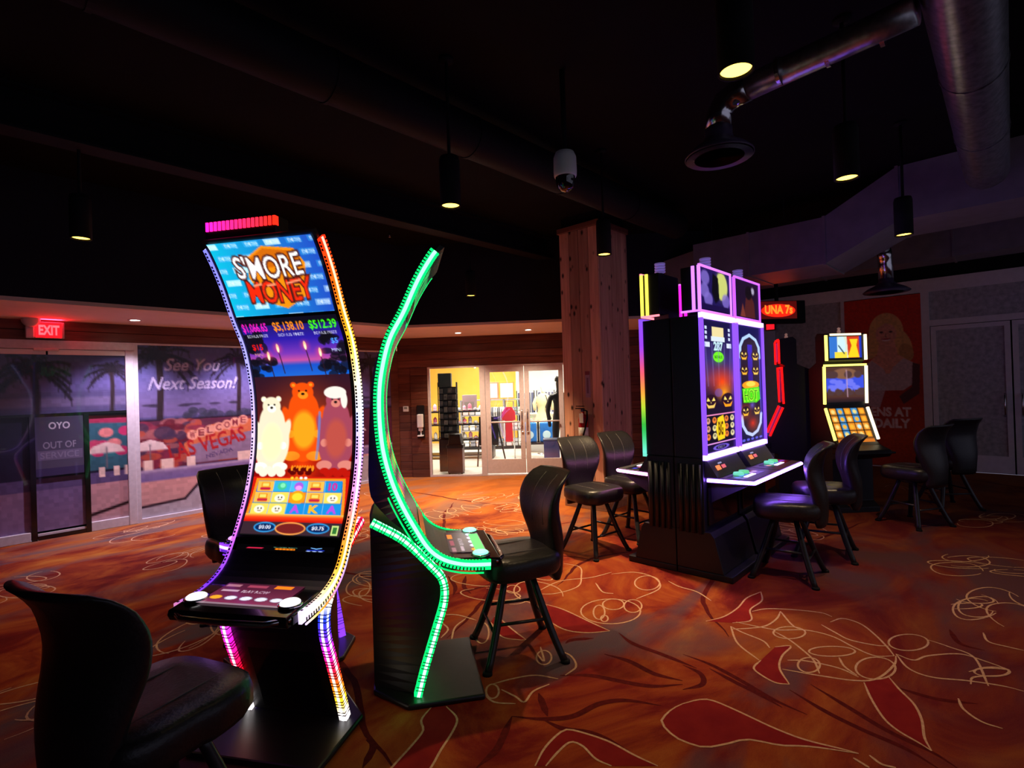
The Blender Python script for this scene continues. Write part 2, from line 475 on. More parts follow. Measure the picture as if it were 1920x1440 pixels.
# ---- woven motifs of the carpet: scribbled loops, veins and outlined leaves
C_CREAM = grain('carpet_cream', (.42, .22, .13), (.60, .36, .22), (1, 1, 1), 60, .95, spec=.1)
C_VEIN = grain('carpet_vein', (.060, .004, .004), (.10, .007, .006), (1, 1, 1), 40, .95, spec=.1)
C_LEAF = grain('carpet_leaf', (.16, .006, .008), (.22, .012, .010), (1, 1, 1), 9, .95, spec=.1)
scrib, vein, leaf = MB(), MB(), MB()
def ribbon(mb, pts, wd, z, closed=False):
    P = np.array(pts, float); n = len(P); vs = []
    for i in range(n):
        a = P[i-1] if (i or closed) else P[0]; c = P[(i+1) % n] if (i < n-1 or closed) else P[-1]
        t = c-a; t = t/(np.linalg.norm(t)+1e-9); nn = np.array([-t[1], t[0]])
        wv = wd*(1 if closed else min(1, (.15 if wd > .02 else .5)+3.2*min(i, n-1-i)/n))
        vs += [(*(P[i]+nn*wv/2), z), (*(P[i]-nn*wv/2), z)]
    k = n if closed else n-1
    mb.add(vs, [(2*i, 2*i+1, 2*((i+1) % n)+1, 2*((i+1) % n)) for i in range(k)])
_zi = [0]
def zz(base):
    _zi[0] += 1
    return base+(_zi[0] % 40)*.00001
def onfloor(p):
    x, y = p
    if y > YL-.1 or x > XR-.1 or x < -3.9 or y < -5.9: return False
    v = Vector((x, y, 0))-A0
    return v.dot(NW) < -.08
CR8 = lambda x, y: (1280+x/3, 1000+y/3)      # two enlarged views of the carpet, back to frame pixels
CR7 = lambda x, y: (640+x/3, 1000+y/3)
def trace(mb, pts, cr, wd, z, n=40):
    g = [gz(*cr(*p))[:2] for p in pts]
    ribbon(mb, smoothpath(g, n), wd, zz(z))
def ellpx(cx, cy, rx, ry, cr, rot=0, wd=.011):
    pts = []
    for k in range(28):
        a = 2*math.pi*k/28
        x, y = rx*math.cos(a), ry*math.sin(a)
        pts.append(gz(*cr(cx+x*math.cos(rot)-y*math.sin(rot), cy+x*math.sin(rot)+y*math.cos(rot)))[:2])
    ribbon(scrib, pts, wd, zz(.0016), True)
for p in ([(390, 440), (480, 425), (640, 432), (780, 448), (840, 470)],
          [(300, 500), (420, 525), (540, 545), (690, 545), (840, 580), (960, 640), (1080, 690), (1190, 690)],
          [(270, 525), (310, 620), (430, 715)], [(270, 525), (340, 560), (450, 605), (490, 645)],
          [(270, 540), (380, 535), (470, 520), (530, 480), (550, 440)], [(550, 440), (620, 520), (690, 550)],
          [(510, 550), (600, 600), (690, 670), (740, 720), (770, 790)],
          [(560, 765), (760, 800), (980, 830), (1100, 815), (1190, 740), (1200, 690)],
          [(830, 500), (900, 480), (1000, 510), (1080, 570), (1150, 640), (1190, 690)],
          [(780, 515), (860, 560), (940, 600), (1080, 630), (1160, 635)],
          [(1200, 680), (1270, 760), (1400, 810), (1600, 830), (1800, 860), (1920, 890)],
          [(1200, 680), (1300, 715), (1380, 690), (1560, 680), (1700, 720), (1840, 770)],
          [(1380, 600), (1500, 640), (1640, 700), (1720, 860)], [(590, 715), (700, 720), (880, 760), (990, 810)],
          [(880, 700), (910, 750), (980, 800)], [(1550, 930), (1580, 990), (1680, 1060), (1800, 1100)],
          [(1690, 560), (1720, 610), (1830, 640), (1920, 660)], [(1610, 780), (1700, 760), (1830, 770), (1800, 800), (1640, 810), (1620, 850)],
          [(1050, 1250), (1120, 1300), (1200, 1320)], [(960, 1265), (1050, 1320)]):
    trace(scrib, p, CR8, .012, .0016)
for e_ in ((840, 665, 130, 28), (710, 742, 62, 42), (1085, 760, 112, 62), (1270, 615, 112, 46), (1740, 780, 100, 26), (600, 560, 90, 34)):
    ellpx(*e_, CR8)
for p in ([(1250, 170), (1340, 190), (1350, 240), (1330, 300), (1200, 340), (1080, 340)], [(1520, 230), (1650, 220), (1760, 250), (1790, 310), (1660, 370)],
          [(1430, 280), (1470, 330), (1530, 340)], [(1100, 330), (1230, 270), (1400, 250), (1520, 220)], [(1840, 270), (1900, 300), (2000, 330), (2080, 380)],
          [(800, 900), (860, 950), (980, 960)], [(850, 850), (960, 820), (1090, 800), (1220, 820)], [(900, 880), (980, 920), (1030, 950), (1080, 890), (1170, 850)],
          [(1220, 660), (1290, 690), (1320, 750), (1260, 800)], [(1100, 680), (1140, 720), (1120, 640)],
          [(560, 460), (650, 460), (760, 490)], [(560, 590), (600, 540), (560, 500)], [(700, 480), (640, 530), (620, 600)]):
    trace(scrib, p, CR7, .012, .0016)
for e_ in ((1515, 440, 168, 70), (1450, 445, 32, 40), (1640, 410, 50, 36), (1530, 400, 60, 30), (1480, 480, 20, 18), (850, 890, 36, 40), (1140, 700, 42, 40), (1720, 280, 70, 40), (965, 315, 40, 22), (790, 560, 40, 60)):
    ellpx(*e_, CR7)
# outlined leaves (fill, then outline)
LF = [([(0, 960), (100, 935), (180, 945), (330, 1010), (500, 1090), (680, 1160), (900, 1215), (990, 1240)],
       [(990, 1240), (720, 1200), (560, 1195), (430, 1170), (350, 1160), (250, 1185), (130, 1205), (60, 1190), (-40, 1150), (-120, 1060), (-60, 990), (0, 960)], CR8),
      ([(1020, 840), (1060, 930), (1130, 1040), (1210, 1110), (1330, 1180), (1400, 1225)],
       [(1400, 1225), (1360, 1150), (1345, 1050), (1300, 960), (1220, 880), (1160, 810)], CR8),
      ([(440, 715), (400, 755), (430, 790), (520, 840), (600, 850)], [(600, 850), (545, 760), (560, 690), (610, 635), (520, 640)], CR8),
      ([(130, 495), (230, 470), (310, 420), (360, 365), (440, 330)], [(440, 330), (445, 380), (380, 430), (385, 490), (280, 505)], CR8),
      ([(510, 975), (450, 1050), (460, 1110), (400, 1190), (300, 1300), (200, 1420)], [(430, 1420), (510, 1310), (560, 1220), (630, 1110), (650, 1040), (590, 975)], CR7),
      ([(1090, 1310), (1150, 1200), (1250, 1110), (1330, 1115), (1500, 1170), (1650, 1250), (1780, 1310)], [(1520, 1310), (1430, 1270), (1360, 1200), (1290, 1175), (1220, 1230), (1150, 1310)], CR7),
      ([(1130, 470), (1250, 540), (1380, 560), (1510, 550)], [(1510, 550), (1400, 500), (1250, 430), (1150, 400)], CR7),
      ([(840, 500), (900, 580), (1000, 600), (1040, 600)], [(1040, 600), (960, 540), (880, 470), (860, 470)], CR7)]
for a_, b_, cr in LF:
    ga = smoothpath([gz(*cr(*p))[:2] for p in a_], 24); gb = smoothpath([gz(*cr(*p))[:2] for p in b_], 24)
    z_ = zz(.0008)
    vs = [(*p, z_) for p in ga] + [(*p, z_) for p in gb[::-1]]
    leaf.add(vs, [(i, i+1, 24+i+1, 24+i) for i in range(23)])
    ribbon(scrib, ga, .011, zz(.0014)); ribbon(scrib, gb, .011, zz(.0014))
for p in ([(1230, 800), (1400, 800), (1560, 830), (1740, 860), (1920, 850)], [(960, 1030), (1130, 1045), (1300, 1030), (1450, 960), (1600, 940), (1800, 970)],
          [(960, 1030), (920, 1120), (870, 1220), (760, 1320)], [(1110, 900), (1160, 1030)], [(1480, 680), (1620, 720), (1760, 790), (1920, 830)],
          [(1560, 560), (1640, 620), (1800, 680), (2000, 760)], [(1260, 620), (1300, 600), (1420, 590)], [(140, 1160), (180, 1200), (120, 1320)],
          [(1130, 1045), (1250, 1100), (1420, 1130), (1640, 1240)], [(600, 240), (640, 300), (630, 350)], [(700, 240), (690, 300), (730, 340)]):
    trace(vein, p, CR7, .035, .0005)
for p in ([(0, 680), (160, 740), (330, 830), (500, 930), (700, 1020)], [(0, 740), (100, 790), (110, 850), (0, 880)], [(150, 760), (300, 840), (420, 900), (560, 980)],
          [(600, 880), (800, 1000), (1000, 1100), (1250, 1210), (1450, 1330)], [(720, 850), (950, 990), (1150, 1110), (1400, 1230), (1560, 1330)],
          [(1180, 860), (1420, 930), (1660, 960)], [(1500, 540), (1560, 620), (1700, 660)]):
    trace(vein, p, CR8, .03, .0005)
# the same motifs repeat over the rest of the carpet
def cluster(cx, cy, sc, seed):
    r = random.Random(seed); ang = r.uniform(0, 3.1)
    for k in range(7):
        rx = sc*r.uniform(.18, .45); ry = rx*r.uniform(.3, .75)
        ox, oy = r.uniform(-.5, .5)*sc, r.uniform(-.35, .35)*sc
        a2 = ang+r.uniform(-.5, .5)
        st = r.uniform(0, 6); span = r.uniform(3.6, 6.2)
        pts = []
        for i in range(26):
            a = st+span*i/25; x, y = rx*math.cos(a)*(1+.1*math.sin(2*a+k)), ry*math.sin(a)
            x2, y2 = x*math.cos(a2)-y*math.sin(a2), x*math.sin(a2)+y*math.cos(a2)
            X, Y = ox+x2, oy+y2
            pts.append((cx+X*math.cos(ang)-Y*math.sin(ang), cy+X*math.sin(ang)+Y*math.cos(ang)))
        if all(onfloor(p) for p in pts): ribbon(scrib, pts, .012, zz(.0016))
def tendril(x, y, a, ln, seed):
    r = random.Random(seed); pts = []
    for i in range(22):
        pts.append((x, y)); a += r.uniform(-.22, .22); x += math.cos(a)*ln/22; y += math.sin(a)*ln/22
    if all(onfloor(p) for p in pts): ribbon(vein, pts, .035, zz(.0005))
CL = [(.75, 3.45), (1.25, 4.2), (.35, 3.9), (2.3, 3.9), (3.0, 4.2), (3.6, 4.6), (4.3, 4.4), (3.7, 3.7), (4.6, 5.4), (5.3, 5.9), (5.9, 5.4), (5.2, 4.9), (3.2, 5.6), (2.4, 5.2), (1.6, 6.2), (2.4, 6.9), (.4, 6.4), (1.6, 7.7), (2.6, 7.6), (3.6, 6.8),
      (5.9, .2), (6.6, -.4), (5.1, .1), (7.8, .2), (6.3, 1.6), (8.8, -.6), (3.1, 3.1), (3.3, -.5), (4.2, -1.2), (.2, .7), (1.0, -1.0), (-.6, 2.4), (-1.2, 4.4), (9.4, 1.0), (2.1, -2.2), (6.0, 2.9), (7.4, 3.4), (9.2, 2.6), (6.7, 5.2), (4.9, 7.4)]
for i, (x, y) in enumerate(CL): cluster(x, y, .62, i)
for i in range(90):
    r = random.Random(100+i); x, y = r.uniform(-3, 11), r.uniform(-5, 8)
    q = Vector((x, y))
    if 1.9 < x < 5 and -.5 < y < 2.2: continue
    tendril(x, y, r.uniform(0, 6.28), r.uniform(1.2, 2.2), i)
for mb, nm, mt in ((vein, 'carpet_vein_motif', C_VEIN), (leaf, 'carpet_leaf_motif', C_LEAF), (scrib, 'carpet_loop_motif', C_CREAM)):
    o = mb.build(nm, mt, floor); o['kind'] = 'stuff'

# ---- ceiling
CEILM = grain('ceiling_black', (.002, .002, .003), (.004, .004, .006), (1, 1, 1), 3, .85, spec=.15)
struct(MB().box(-4, 12.5, -6, 9.5, CEIL, CEIL+.1).build('ceiling', CEILM))

# ---- lowered soffit along the shop fronts
SOFM = grain('soffit_plaster', (.80, .62, .52), (.86, .67, .57), (1, 1, 1), 4, .8)
li = [(-4, 6.85), (4.85, 6.85)]; t_ = 4.6
li.append((4.85+UW.x*t_, 6.85+UW.y*t_))
poly = li+[(PE.x, PE.y), (cA.x, YL), (-4, YL)]
sf = sroot('ceiling_soffit')
MB().prism(poly, SOF, SOF+.04, 2).build('soffit_panel', SOFM, sf)
fas = MB()
for (xa, ya), (xb, yb) in zip(li[:-1], li[1:]):
    d = Vector((xb-xa, yb-ya)).normalized(); n_ = Vector((-d.y, d.x))*.05
    fas.prism([(xa, ya), (xb, yb), (xb+n_.x, yb+n_.y), (xa+n_.x, ya+n_.y)], SOF+.04, CEIL, 2)
fas.build('fascia', grain('fascia_navy', (.010, .011, .020), (.014, .015, .026), (1, 1, 1), 3, .75, spec=.2), sf)

def recessed(x, y, label, col=(.95, .78, 1), pw=1.0):
    t = thing('recessed_light', label, 'ceiling light', (x, y, SOF), 0, 'recessed soffit lights')
    MB().lathe([(.075, 0), (.075, -.006), (.055, -.008), (.052, 0)]).build('ring', WHITE, t, True)
    MB().lathe([(0, -.003), (.052, -.003)]).build('lens', mat('soffit_lens', (1, 1, 1), .4, emit=(1, .85, .75), strength=6), t)
    add_light('soffit_spot', 'SPOT', (0, 0, -.02), P_SOFF*pw, col, t, .04, math.radians(112), .9)
recessed(1.61, 7.79, 'small lit recessed light in the soffit beside the red exit sign')
recessed(2.95, 7.79, 'small lit recessed light in the soffit over the palm tree window')
recessed(4.3, 7.79, 'small lit recessed light in the soffit near the end of the palm tree window')
recessed(6.08, 6.95, 'small lit recessed light in the soffit over the shop side window', (1, .74, .50), .9)
recessed(6.79, 5.96, 'small lit recessed light in the soffit over the shop double doors', (1, .74, .50), .9)

# ---- left wall: shop front with printed glass
WOODH = wood('wood_horizontal', (.085, .022, .012), (.17, .055, .030), 0)
wl = sroot('wall_left')
MB().box(-4, cA.x, YL+.03, YL+.2, 0, CEIL).build('wall_core', MATTEBLACK, wl)
for i in range(2):
    MB().box(-4, cA.x, YL, YL+.03, 2.35+i*.118, 2.35+i*.118+.114).build('plank', WOODH, wl, bevel=.004)
MB().box(5.62, cA.x, YL-.02, YL+.03, 0, 2.35).build('end_post', WOODH, wl)

dr = sroot('door_1', (0, YL, 0))
MB().box(-4, 1.70, -.05, .03, 2.24, 2.345).build('header_frame', WHITEFRAME, dr, bevel=.006)
MB().box(-4, .83, -.035, .0, 2.175, 2.235).build('door_rail', WHITE, dr)
MB().box(.85, 1.60, -.035, .0, 2.175, 2.235).build('door_rail', WHITE, dr)
MB().box(.72, .95, -.06, -.03, 2.215, 2.25).build('door_sensor', ALU, dr, bevel=.008)
MB().box(1.60, 1.69, -.05, .03, 0, 2.24).build('jamb', WHITEFRAME, dr, bevel=.006)
MB().box(1.21, 1.60, -.045, .03, 0, .115).build('kick_rail', WHITEFRAME, dr, bevel=.006)
MB().box(.72, 1.21, -.03, .03, .05, .075).build('kick_rail', WHITEFRAME, dr)
MB().box(.72, 1.21, -.035, .03, 0, .05).build('kick_rail', GLOSSBLACK, dr)
MB().box(-4, .66, -.045, .03, 0, .11).build('kick_rail', WHITEFRAME, dr, bevel=.006)
for x in (.665, 1.165):
    MB().box(x, x+.05, -.045, 0, 0, 1.47).build('stile', GLOSSBLACK, dr)
MB().box(-4, 1.60, -.04, 0, 1.445, 1.475).build('mid_rail', GLOSSBLACK, dr)

def palm(c, x, y, s, col=(.14, .11, .15)):
    r = random.Random(int(x*7+y))
    c.line([(x, y), (x+s*.03, y+s*.5), (x-s*.02, y+s*1.6)], s*.11, (.18, .13, .15))
    for k in range(15):
        a = math.pi*(k/14)*1.25+math.pi*.88
        ln = s*r.uniform(.5, .72)
        px, py = x, y
        pts = [(px, py)]
        for j in range(6):
            px += math.cos(a)*ln/6; py += math.sin(a)*ln/6+j*s*.022; pts.append((px, py))
        c.line(pts, s*.055, col, .85)
        for q in pts[1:]: c.line([q, (q[0]+r.uniform(-.05, .05)*s, q[1]+.12*s)], s*.02, col, .8)
def umbrella(c, x, y, s):
    c.poly([(x-s, y+.35*s), (x-.7*s, y-.1*s), (x, y-.35*s), (x+.7*s, y-.1*s), (x+s, y+.35*s)], (.86, .76, .74))
    c.line([(x, y), (x, y+1.3*s)], s*.07, (.45, .38, .42))
PRINT = attr_print('window_print', .25, .3)
# door print, x -1.2 .. 1.6, z .1 .. 2.175
def X1(x): return (x+1.2)/2.8*187
def Z1(z): return (2.175-z)/2.075*138
c = Canvas(187, 138, (.3, .28, .45))
c.vgrad(0, Z1(1.5), [(0, (.25, .23, .40)), (.5, (.37, .34, .56)), (1, (.36, .31, .48))])
for i in range(9): c.line([(0, Z1(1.75-.05*i)), (90, Z1(1.68-.03*i)), (187, Z1(1.72-.03*i))], 3, (.30, .27, .42), .5)
c.rect(0, Z1(1.66), 187, Z1(1.55), (.45, .40, .55), .7)
for x, y, s in ((.72, 1.98, 42), (-.5, 2.0, 46), (1.45, 1.98, 26)): palm(c, X1(x), Z1(y), s)
c.rect(0, Z1(1.45), 187, Z1(.72), (.13, .12, .22))
c.poly([(X1(1.2), Z1(1.4)), (X1(1.6), Z1(1.42)), (X1(1.6), Z1(.75)), (X1(1.2), Z1(.75))], (.20, .36, .43))
c.line([(X1(1.2), Z1(1.38)), (X1(1.6), Z1(1.36))], 6, (.62, .18, .32))
for i in range(10): c.ellipse(X1(1.22+.04*i), Z1(.95+.28*rnd.random()), 5, 4, rnd.choice([(.75, .2, .4), (.85, .5, .5), (.25, .3, .55), (.2, .45, .5)]))
umbrella(c, X1(1.38), Z1(1.02), 13)
c.rect(0, Z1(.72), 187, Z1(.58), (.36, .30, .48))
for x in (1.3, 1.45, 1.56): c.rect(X1(x), Z1(.78), X1(x)+4, Z1(.66), (.92, .80, .76))
c.vgrad(Z1(.58), 138, [(0, (.55, .43, .56)), (1, (.52, .44, .62))], 0, X1(.72))
c.vgrad(Z1(.58), 138, [(0, (.46, .38, .56)), (1, (.50, .43, .60))], X1(.72), X1(1.2))
c.vgrad(Z1(.58), 138, [(0, (.76, .57, .60)), (1, (.74, .60, .63))], X1(1.2), 187)
c.line([(X1(1.2), Z1(.20)), (X1(1.6), Z1(.30))], 2.5, (.1, .08, .12))
c.noise(.12, 3)
o = paint('printed_glass', c, flat((-1.2, -.012, 2.175), (2.8, 0, 0), (0, 0, -2.075)), PRINT, dr)
# notice held between the black stiles
c = Canvas(90, 90, (.27, .25, .35)); c.vgrad(0, 90, [(0, (.24, .22, .31)), (1, (.33, .30, .40))])
c.text('OYO', 44, 15, 38, 10, (.78, .75, .82), .02)
c.text('OUT OF', 44, 44, 60, 10, (.55, .52, .62), .01)
c.rect(4, 52, 86, 66, (.40, .36, .48)); c.text('SERVICE', 44, 59, 70, 9, (.50, .46, .58), .01); c.rect(0, 78, 90, 90, (.24, .2, .36))
nb = thing('notice_board', 'grey closed notice panel between two black door stiles', 'sign', (0, YL, 0))
MB().box(.715, 1.165, -.036, -.022, .74, 1.445).build('panel', mat('notice_back', (.1, .09, .13), .5), nb)
paint('notice_print', c, flat((.715, -.0365, 1.445), (.45, 0, 0), (0, 0, -.705)), PRINT, nb)

# window print, x 1.70 .. 5.62, z .08 .. 2.33
wn = sroot('window_1', (0, YL, 0))
MB().box(1.69, 5.62, -.04, .03, 2.32, 2.345).build('window_frame', WHITEFRAME, wn)
MB().box(1.69, 5.62, -.045, .03, 0, .05).build('window_frame', WHITEFRAME, wn)
MB().box(1.69, 1.735, -.045, .03, .05, 2.32).build('window_frame', WHITEFRAME, wn)
MB().box(3.55, 3.60, -.045, .03, .05, 2.32).build('window_frame', WHITEFRAME, wn)
CW, CHh = 262, 152
def X2(x): return (x-1.70)/3.92*CW
def Z2(z): return (2.33-z)/2.28*CHh
c = Canvas(CW, CHh, (.3, .28, .45))
c.vgrad(0, Z2(1.5), [(0, (.27, .26, .46)), (.4, (.36, .35, .58)), (1, (.44, .38, .56))])
c.rect(0, Z2(1.52), CW, Z2(1.36), (.42, .36, .54))
for i in range(30): c.ellipse(rnd.uniform(0, CW), Z2(1.50+.03*rnd.random()), 5, 1.2, (.2, .17, .25), al=.7)
for x, y, s in ((1.98, 2.16, 46), (2.98, 2.12, 34), (4.3, 2.1, 44), (5.2, 2.1, 36)): palm(c, X2(x), Z2(y), s)
for i in range(40): c.ellipse(X2(2.3+rnd.random()*3.2), Z2(1.34+.1*rnd.random()), 4, 3, (.2, .2, .26), al=.6)
c.rect(0, Z2(1.335), CW, Z2(1.31), (.16, .10, .16))
c.rect(0, Z2(1.31), CW, Z2(.68), (.35, .16, .24))
for i in range(120): c.ellipse(X2(1.7+rnd.random()*.75), Z2(.72+.56*rnd.random()), rnd.uniform(3, 9), rnd.uniform(2, 6), rnd.choice([(.50, .17, .26), (.36, .10, .16), (.62, .36, .36), (.25, .18, .28), (.70, .30, .22)]), al=.8)
c.poly([(X2(2.25), Z2(.98)), (X2(2.6), Z2(1.22)), (X2(3.5), Z2(1.31)), (X2(3.9), Z2(1.2)), (X2(3.9), Z2(.7)), (X2(2.3), Z2(.7))], (.80, .42, .27))
c.poly([(X2(2.3), Z2(.95)), (X2(3.2), Z2(1.1)), (X2(3.4), Z2(.72)), (X2(2.35), Z2(.70))], (.50, .46, .60), .85)
rot = lambda a, cx, cy: (lambda q: np.stack([cx+(q[..., 0]-cx)*math.cos(a)-(q[..., 1]-cy)*math.sin(a), cy+(q[..., 0]-cx)*math.sin(a)+(q[..., 1]-cy)*math.cos(a)], -1))
for i, ch in enumerate('WELCOME'):
    x_, y_ = X2(2.36+.112*i), Z2(1.09+.028*i)
    c.ellipse(x_, y_, 4.6, 4.6, (.87, .60, .50)); c.text(ch, x_, y_, 4.6, 5.6, (.48, .18, .22), .02)
c.text('LAS VEGAS', X2(2.56), Z2(.965), 66, 14, (.66, .13, .15), .02, fn=rot(-.20, X2(2.56), Z2(.965)))
c.text('NEVADA', X2(2.70), Z2(.81), 24, 4, (.30, .22, .40), 0, fn=rot(-.2, X2(2.70), Z2(.81)))
umbrella(c, X2(1.86), Z2(1.0), 14); umbrella(c, X2(4.2), Z2(.95), 14); umbrella(c, X2(4.9), Z2(1.0), 12)
for x in (1.78, 1.98, 2.02, 2.28, 2.94, 3.05, 3.1, 4.4): c.rect(X2(x), Z2(.80), X2(x)+7, Z2(.66), (.90, .78, .72))
c.vgrad(Z2(.67), Z2(.52), [(0, (.72, .64, .74)), (.3, (.50, .42, .60)), (1, (.46, .40, .62))])
c.vgrad(Z2(.52), CHh, [(0, (.82, .60, .58)), (1, (.74, .60, .60))])
c.poly([(X2(1.70), Z2(.18)), (X2(2.25), Z2(.22)), (X2(2.45), Z2(.44)), (X2(5.62), Z2(.5)), (X2(5.62), Z2(.05)), (X2(1.70), Z2(.05))], (.68, .66, .70))
c.line([(X2(1.75), Z2(.2)), (X2(2.25), Z2(.235)), (X2(2.45), Z2(.45)), (X2(3.4), Z2(.49))], 2.2, (.14, .12, .18))
for dx, col in ((.8, (.25, .23, .4)), (0, (.74, .70, .84))):
    c.text('See You', X2(2.39)+dx, Z2(2.06)+dx, 46, 11, col, .015, .35)
    c.text('Next Season!', X2(2.41)+dx, Z2(1.81)+dx, 74, 11, col, .015, .35)
c.noise(.10, 5)
paint('printed_glass', c, flat((1.70, -.012, 2.33), (3.92, 0, 0), (0, 0, -2.28)), PRINT, wn)

# ---- shop wall (runs across the corner)
wb = sroot('wall_back', A0, RZW)
MB().box(-.607, -.04, .03, .16, 0, CEIL).build('wall_core', MATTEBLACK, wb)
MB().box(-.04, 2.49, .03, .16, 2.03, CEIL).build('wall_core', MATTEBLACK, wb)
MB().box(2.49, S_END, .03, .16, 0, CEIL).build('wall_core', MATTEBLACK, wb)
for i in range(4): MB().box(-.6, S_END, 0, .03, 2.03+i*.1375, 2.03+i*.1375+.134).build('plank', WOODH, wb, bevel=.004)
for i in range(14):
    MB().box(-.36, -.04, -.02, .03, i*.145, i*.145+.141).build('plank', WOODH, wb, bevel=.004)
    MB().box(-.6, -.365, 0, .03, i*.145, i*.145+.141).build('plank', WOODH, wb, bevel=.004)
    MB().box(2.49, S_END, 0, .03, i*.145, i*.145+.141).build('plank', WOODH, wb, bevel=.004)
GLASS = mat('pane_glass', (1, 1, 1), 0.0)
N, L, b = nodes_of(GLASS)
N.remove(b); out = [n for n in N if n.type == 'OUTPUT_MATERIAL'][0]
tr = N.new('ShaderNodeBsdfTransparent'); gl = N.new('ShaderNodeBsdfGlossy'); gl.inputs['Roughness'].default_value = .0
ms = N.new('ShaderNodeMixShader'); fr = N.new('ShaderNodeFresnel'); fr.inputs['IOR'].default_value = 1.5
ma = N.new('ShaderNodeMath'); ma.operation = 'MULTIPLY'; ma.inputs[1].default_value = 1.8
L.new(fr.outputs[0], ma.inputs[0]); L.new(ma.outputs[0], ms.inputs[0]); L.new(tr.outputs[0], ms.inputs[1]); L.new(gl.outputs[0], ms.inputs[2]); L.new(ms.outputs[0], out.inputs[0])
w2 = sroot('window_2', A0, RZW)
MB().box(-.04, .0, -.01, .06, 0, 2.03).build('window_frame', ALU, w2)
MB().box(0, .93, -.01, .06, 2.0, 2.03).build('window_frame', ALU, w2)
MB().box(0, .93, -.01, .06, 0, .03).build('window_frame', ALU, w2)
MB().box(0, .93, .02, .026, .03, 2.0).build('pane', GLASS, w2)
MB().box(.93, 1.03, -.02, .08, 0, 2.03).build('mullion', ALU, w2, bevel=.004)
def leafdoor(nm, s0, s1, hinge):
    d = sroot(nm, A0, RZW)
    f = .085
    MB().box(s0, s1, -.01, .035, .04, .30).build('bottom_rail', ALU, d, bevel=.004)
    MB().box(s0, s1, -.01, .035, 1.90, 2.0).build('head_rail', ALU, d, bevel=.004)
    MB().box(s0, s0+f, -.01, .035, .30, 1.90).build('stile', ALU, d, bevel=.004)
    MB().box(s1-f, s1, -.01, .035, .30, 1.90).build('stile', ALU, d, bevel=.004)
    MB().box(s0+f, s1-f, .008, .014, .30, 1.90).build('pane', GLASS, d)
    MB().tube([(s0+.09, -.05, .98), (s1-.09, -.05, .98)], .014, 8).build('push_bar', ALU, d, True)
    hx = s1-.045 if hinge < 0 else s0+.045
    MB().tube([(hx, -.012, .9), (hx, -.055, .92), (hx, -.055, 1.18), (hx, -.012, 1.2)], .012, 8).build('pull_handle', CHROME, d, True)
    MB().lathe([(0, -.012), (.018, -.012), (.02, 0)], (hx, -.01, .78), 12, 'y').build('lock', CHROME, d, True)
leafdoor('door_2', 1.035, 1.745, -1)
leafdoor('door_3', 1.755, 2.465, 1)
MB().box(1.03, 2.49, -.02, .06, 2.0, 2.03).build('trim_1', ALU)['kind'] = 'structure'
bpy.data.objects['trim_1'].location = A0; bpy.data.objects['trim_1'].rotation_euler = (0, 0, RZW)
MB().box(1.03, 2.49, -.03, .07, 0, .02).build('trim_2', ALU)['kind'] = 'structure'
bpy.data.objects['trim_2'].location = A0; bpy.data.objects['trim_2'].rotation_euler = (0, 0, RZW)

# ---- far wall and right wall (frosted shop front)
wn_ = sroot('wall_light_block')  # unseen dark wall, added to keep ambient light off the foreground
MB().box(-4.15, -4, -6, YL, 0, CEIL).build('wall_panel', grain('rear_dark', (.02, .018, .02), (.03, .027, .03), (1, 1, 1), 4, .8), wn_)
wf = sroot('wall_far')
MB().box(PE.x, XR+.2, PE.y, PE.y+.15, 0, CEIL).build('wall_panel', grain('far_plaster', (.16, .13, .12), (.20, .17, .16), (1, 1, 1), 5, .8), wf)
FROST = grain('frosted_glass', (.30, .31, .33), (.50, .51, .54), (1, 1, 1), 16, .35, 4, .05)
RFRAME = grain('grey_frame', (.66, .64, .68), (.74, .72, .76), (1, 1, 1), 12, .5)
wr = sroot('wall_right', (XR, 0, 0))
MB().box(.03, .2, -6, PE.y, 0, CEIL).build('wall_core', MATTEBLACK, wr)
MB().box(-.02, .03, -6, PE.y, 3.0, 3.22).build('header_frame', RFRAME, wr)
for y0, y1 in ((2.23, 2.29), (1.0, 1.11), (3.45, 3.7), (-1.42, -1.32)):
    MB().box(-.03, .03, y0, y1, 0, 3.0).build('mullion', RFRAME, wr)
MB().box(-.025, .03, -1.32, 1.0, 2.42, 2.52).build('transom_bar', RFRAME, wr)
MB().box(0, .03, -1.32, 1.0, 2.52, 3.0).build('transom_pane', FROST, wr)
MB().box(0, .03, 2.29, 3.45, 0, 3.0).build('wall_pane', FROST, wr)
MB().box(0, .03, 3.7, PE.y, 0, 3.0).build('wall_pane', grain('pale_wall', (.30, .28, .28), (.36, .33, .33), (1, 1, 1), 6, .7), wr)
MB().box(0, .03, -6, -1.42, 0, 3.0).build('wall_pane', FROST, wr)
MB().box(-.03, .03, 1.11, 2.23, 0, .35).build('wall_base', RFRAME, wr)
def frostdoor(nm, y0, y1, hy):
    d = sroot(nm, (XR, 0, 0))
    MB().box(-.02, .025, y0+.07, y1-.07, .01, .28).build('bottom_rail', RFRAME, d)
    MB().box(-.02, .025, y0, y0+.07, .01, 2.41).build('stile', RFRAME, d)
    MB().box(-.02, .025, y1-.07, y1, .01, 2.41).build('stile', RFRAME, d)
    MB().box(-.02, .025, y0+.07, y1-.07, 2.34, 2.41).build('head_rail', RFRAME, d)
    MB().box(0, .02, y0+.07, y1-.07, .28, 2.34).build('pane', FROST, d)
    MB().tube([(-.02, hy, .92), (-.07, hy, .94), (-.07, hy, 1.25), (-.02, hy, 1.27)], .012, 8).build('pull_handle', CHROME, d, True)
frostdoor('door_4', .01, .99, .10)
frostdoor('door_5', -1.31, -.01, -.10)

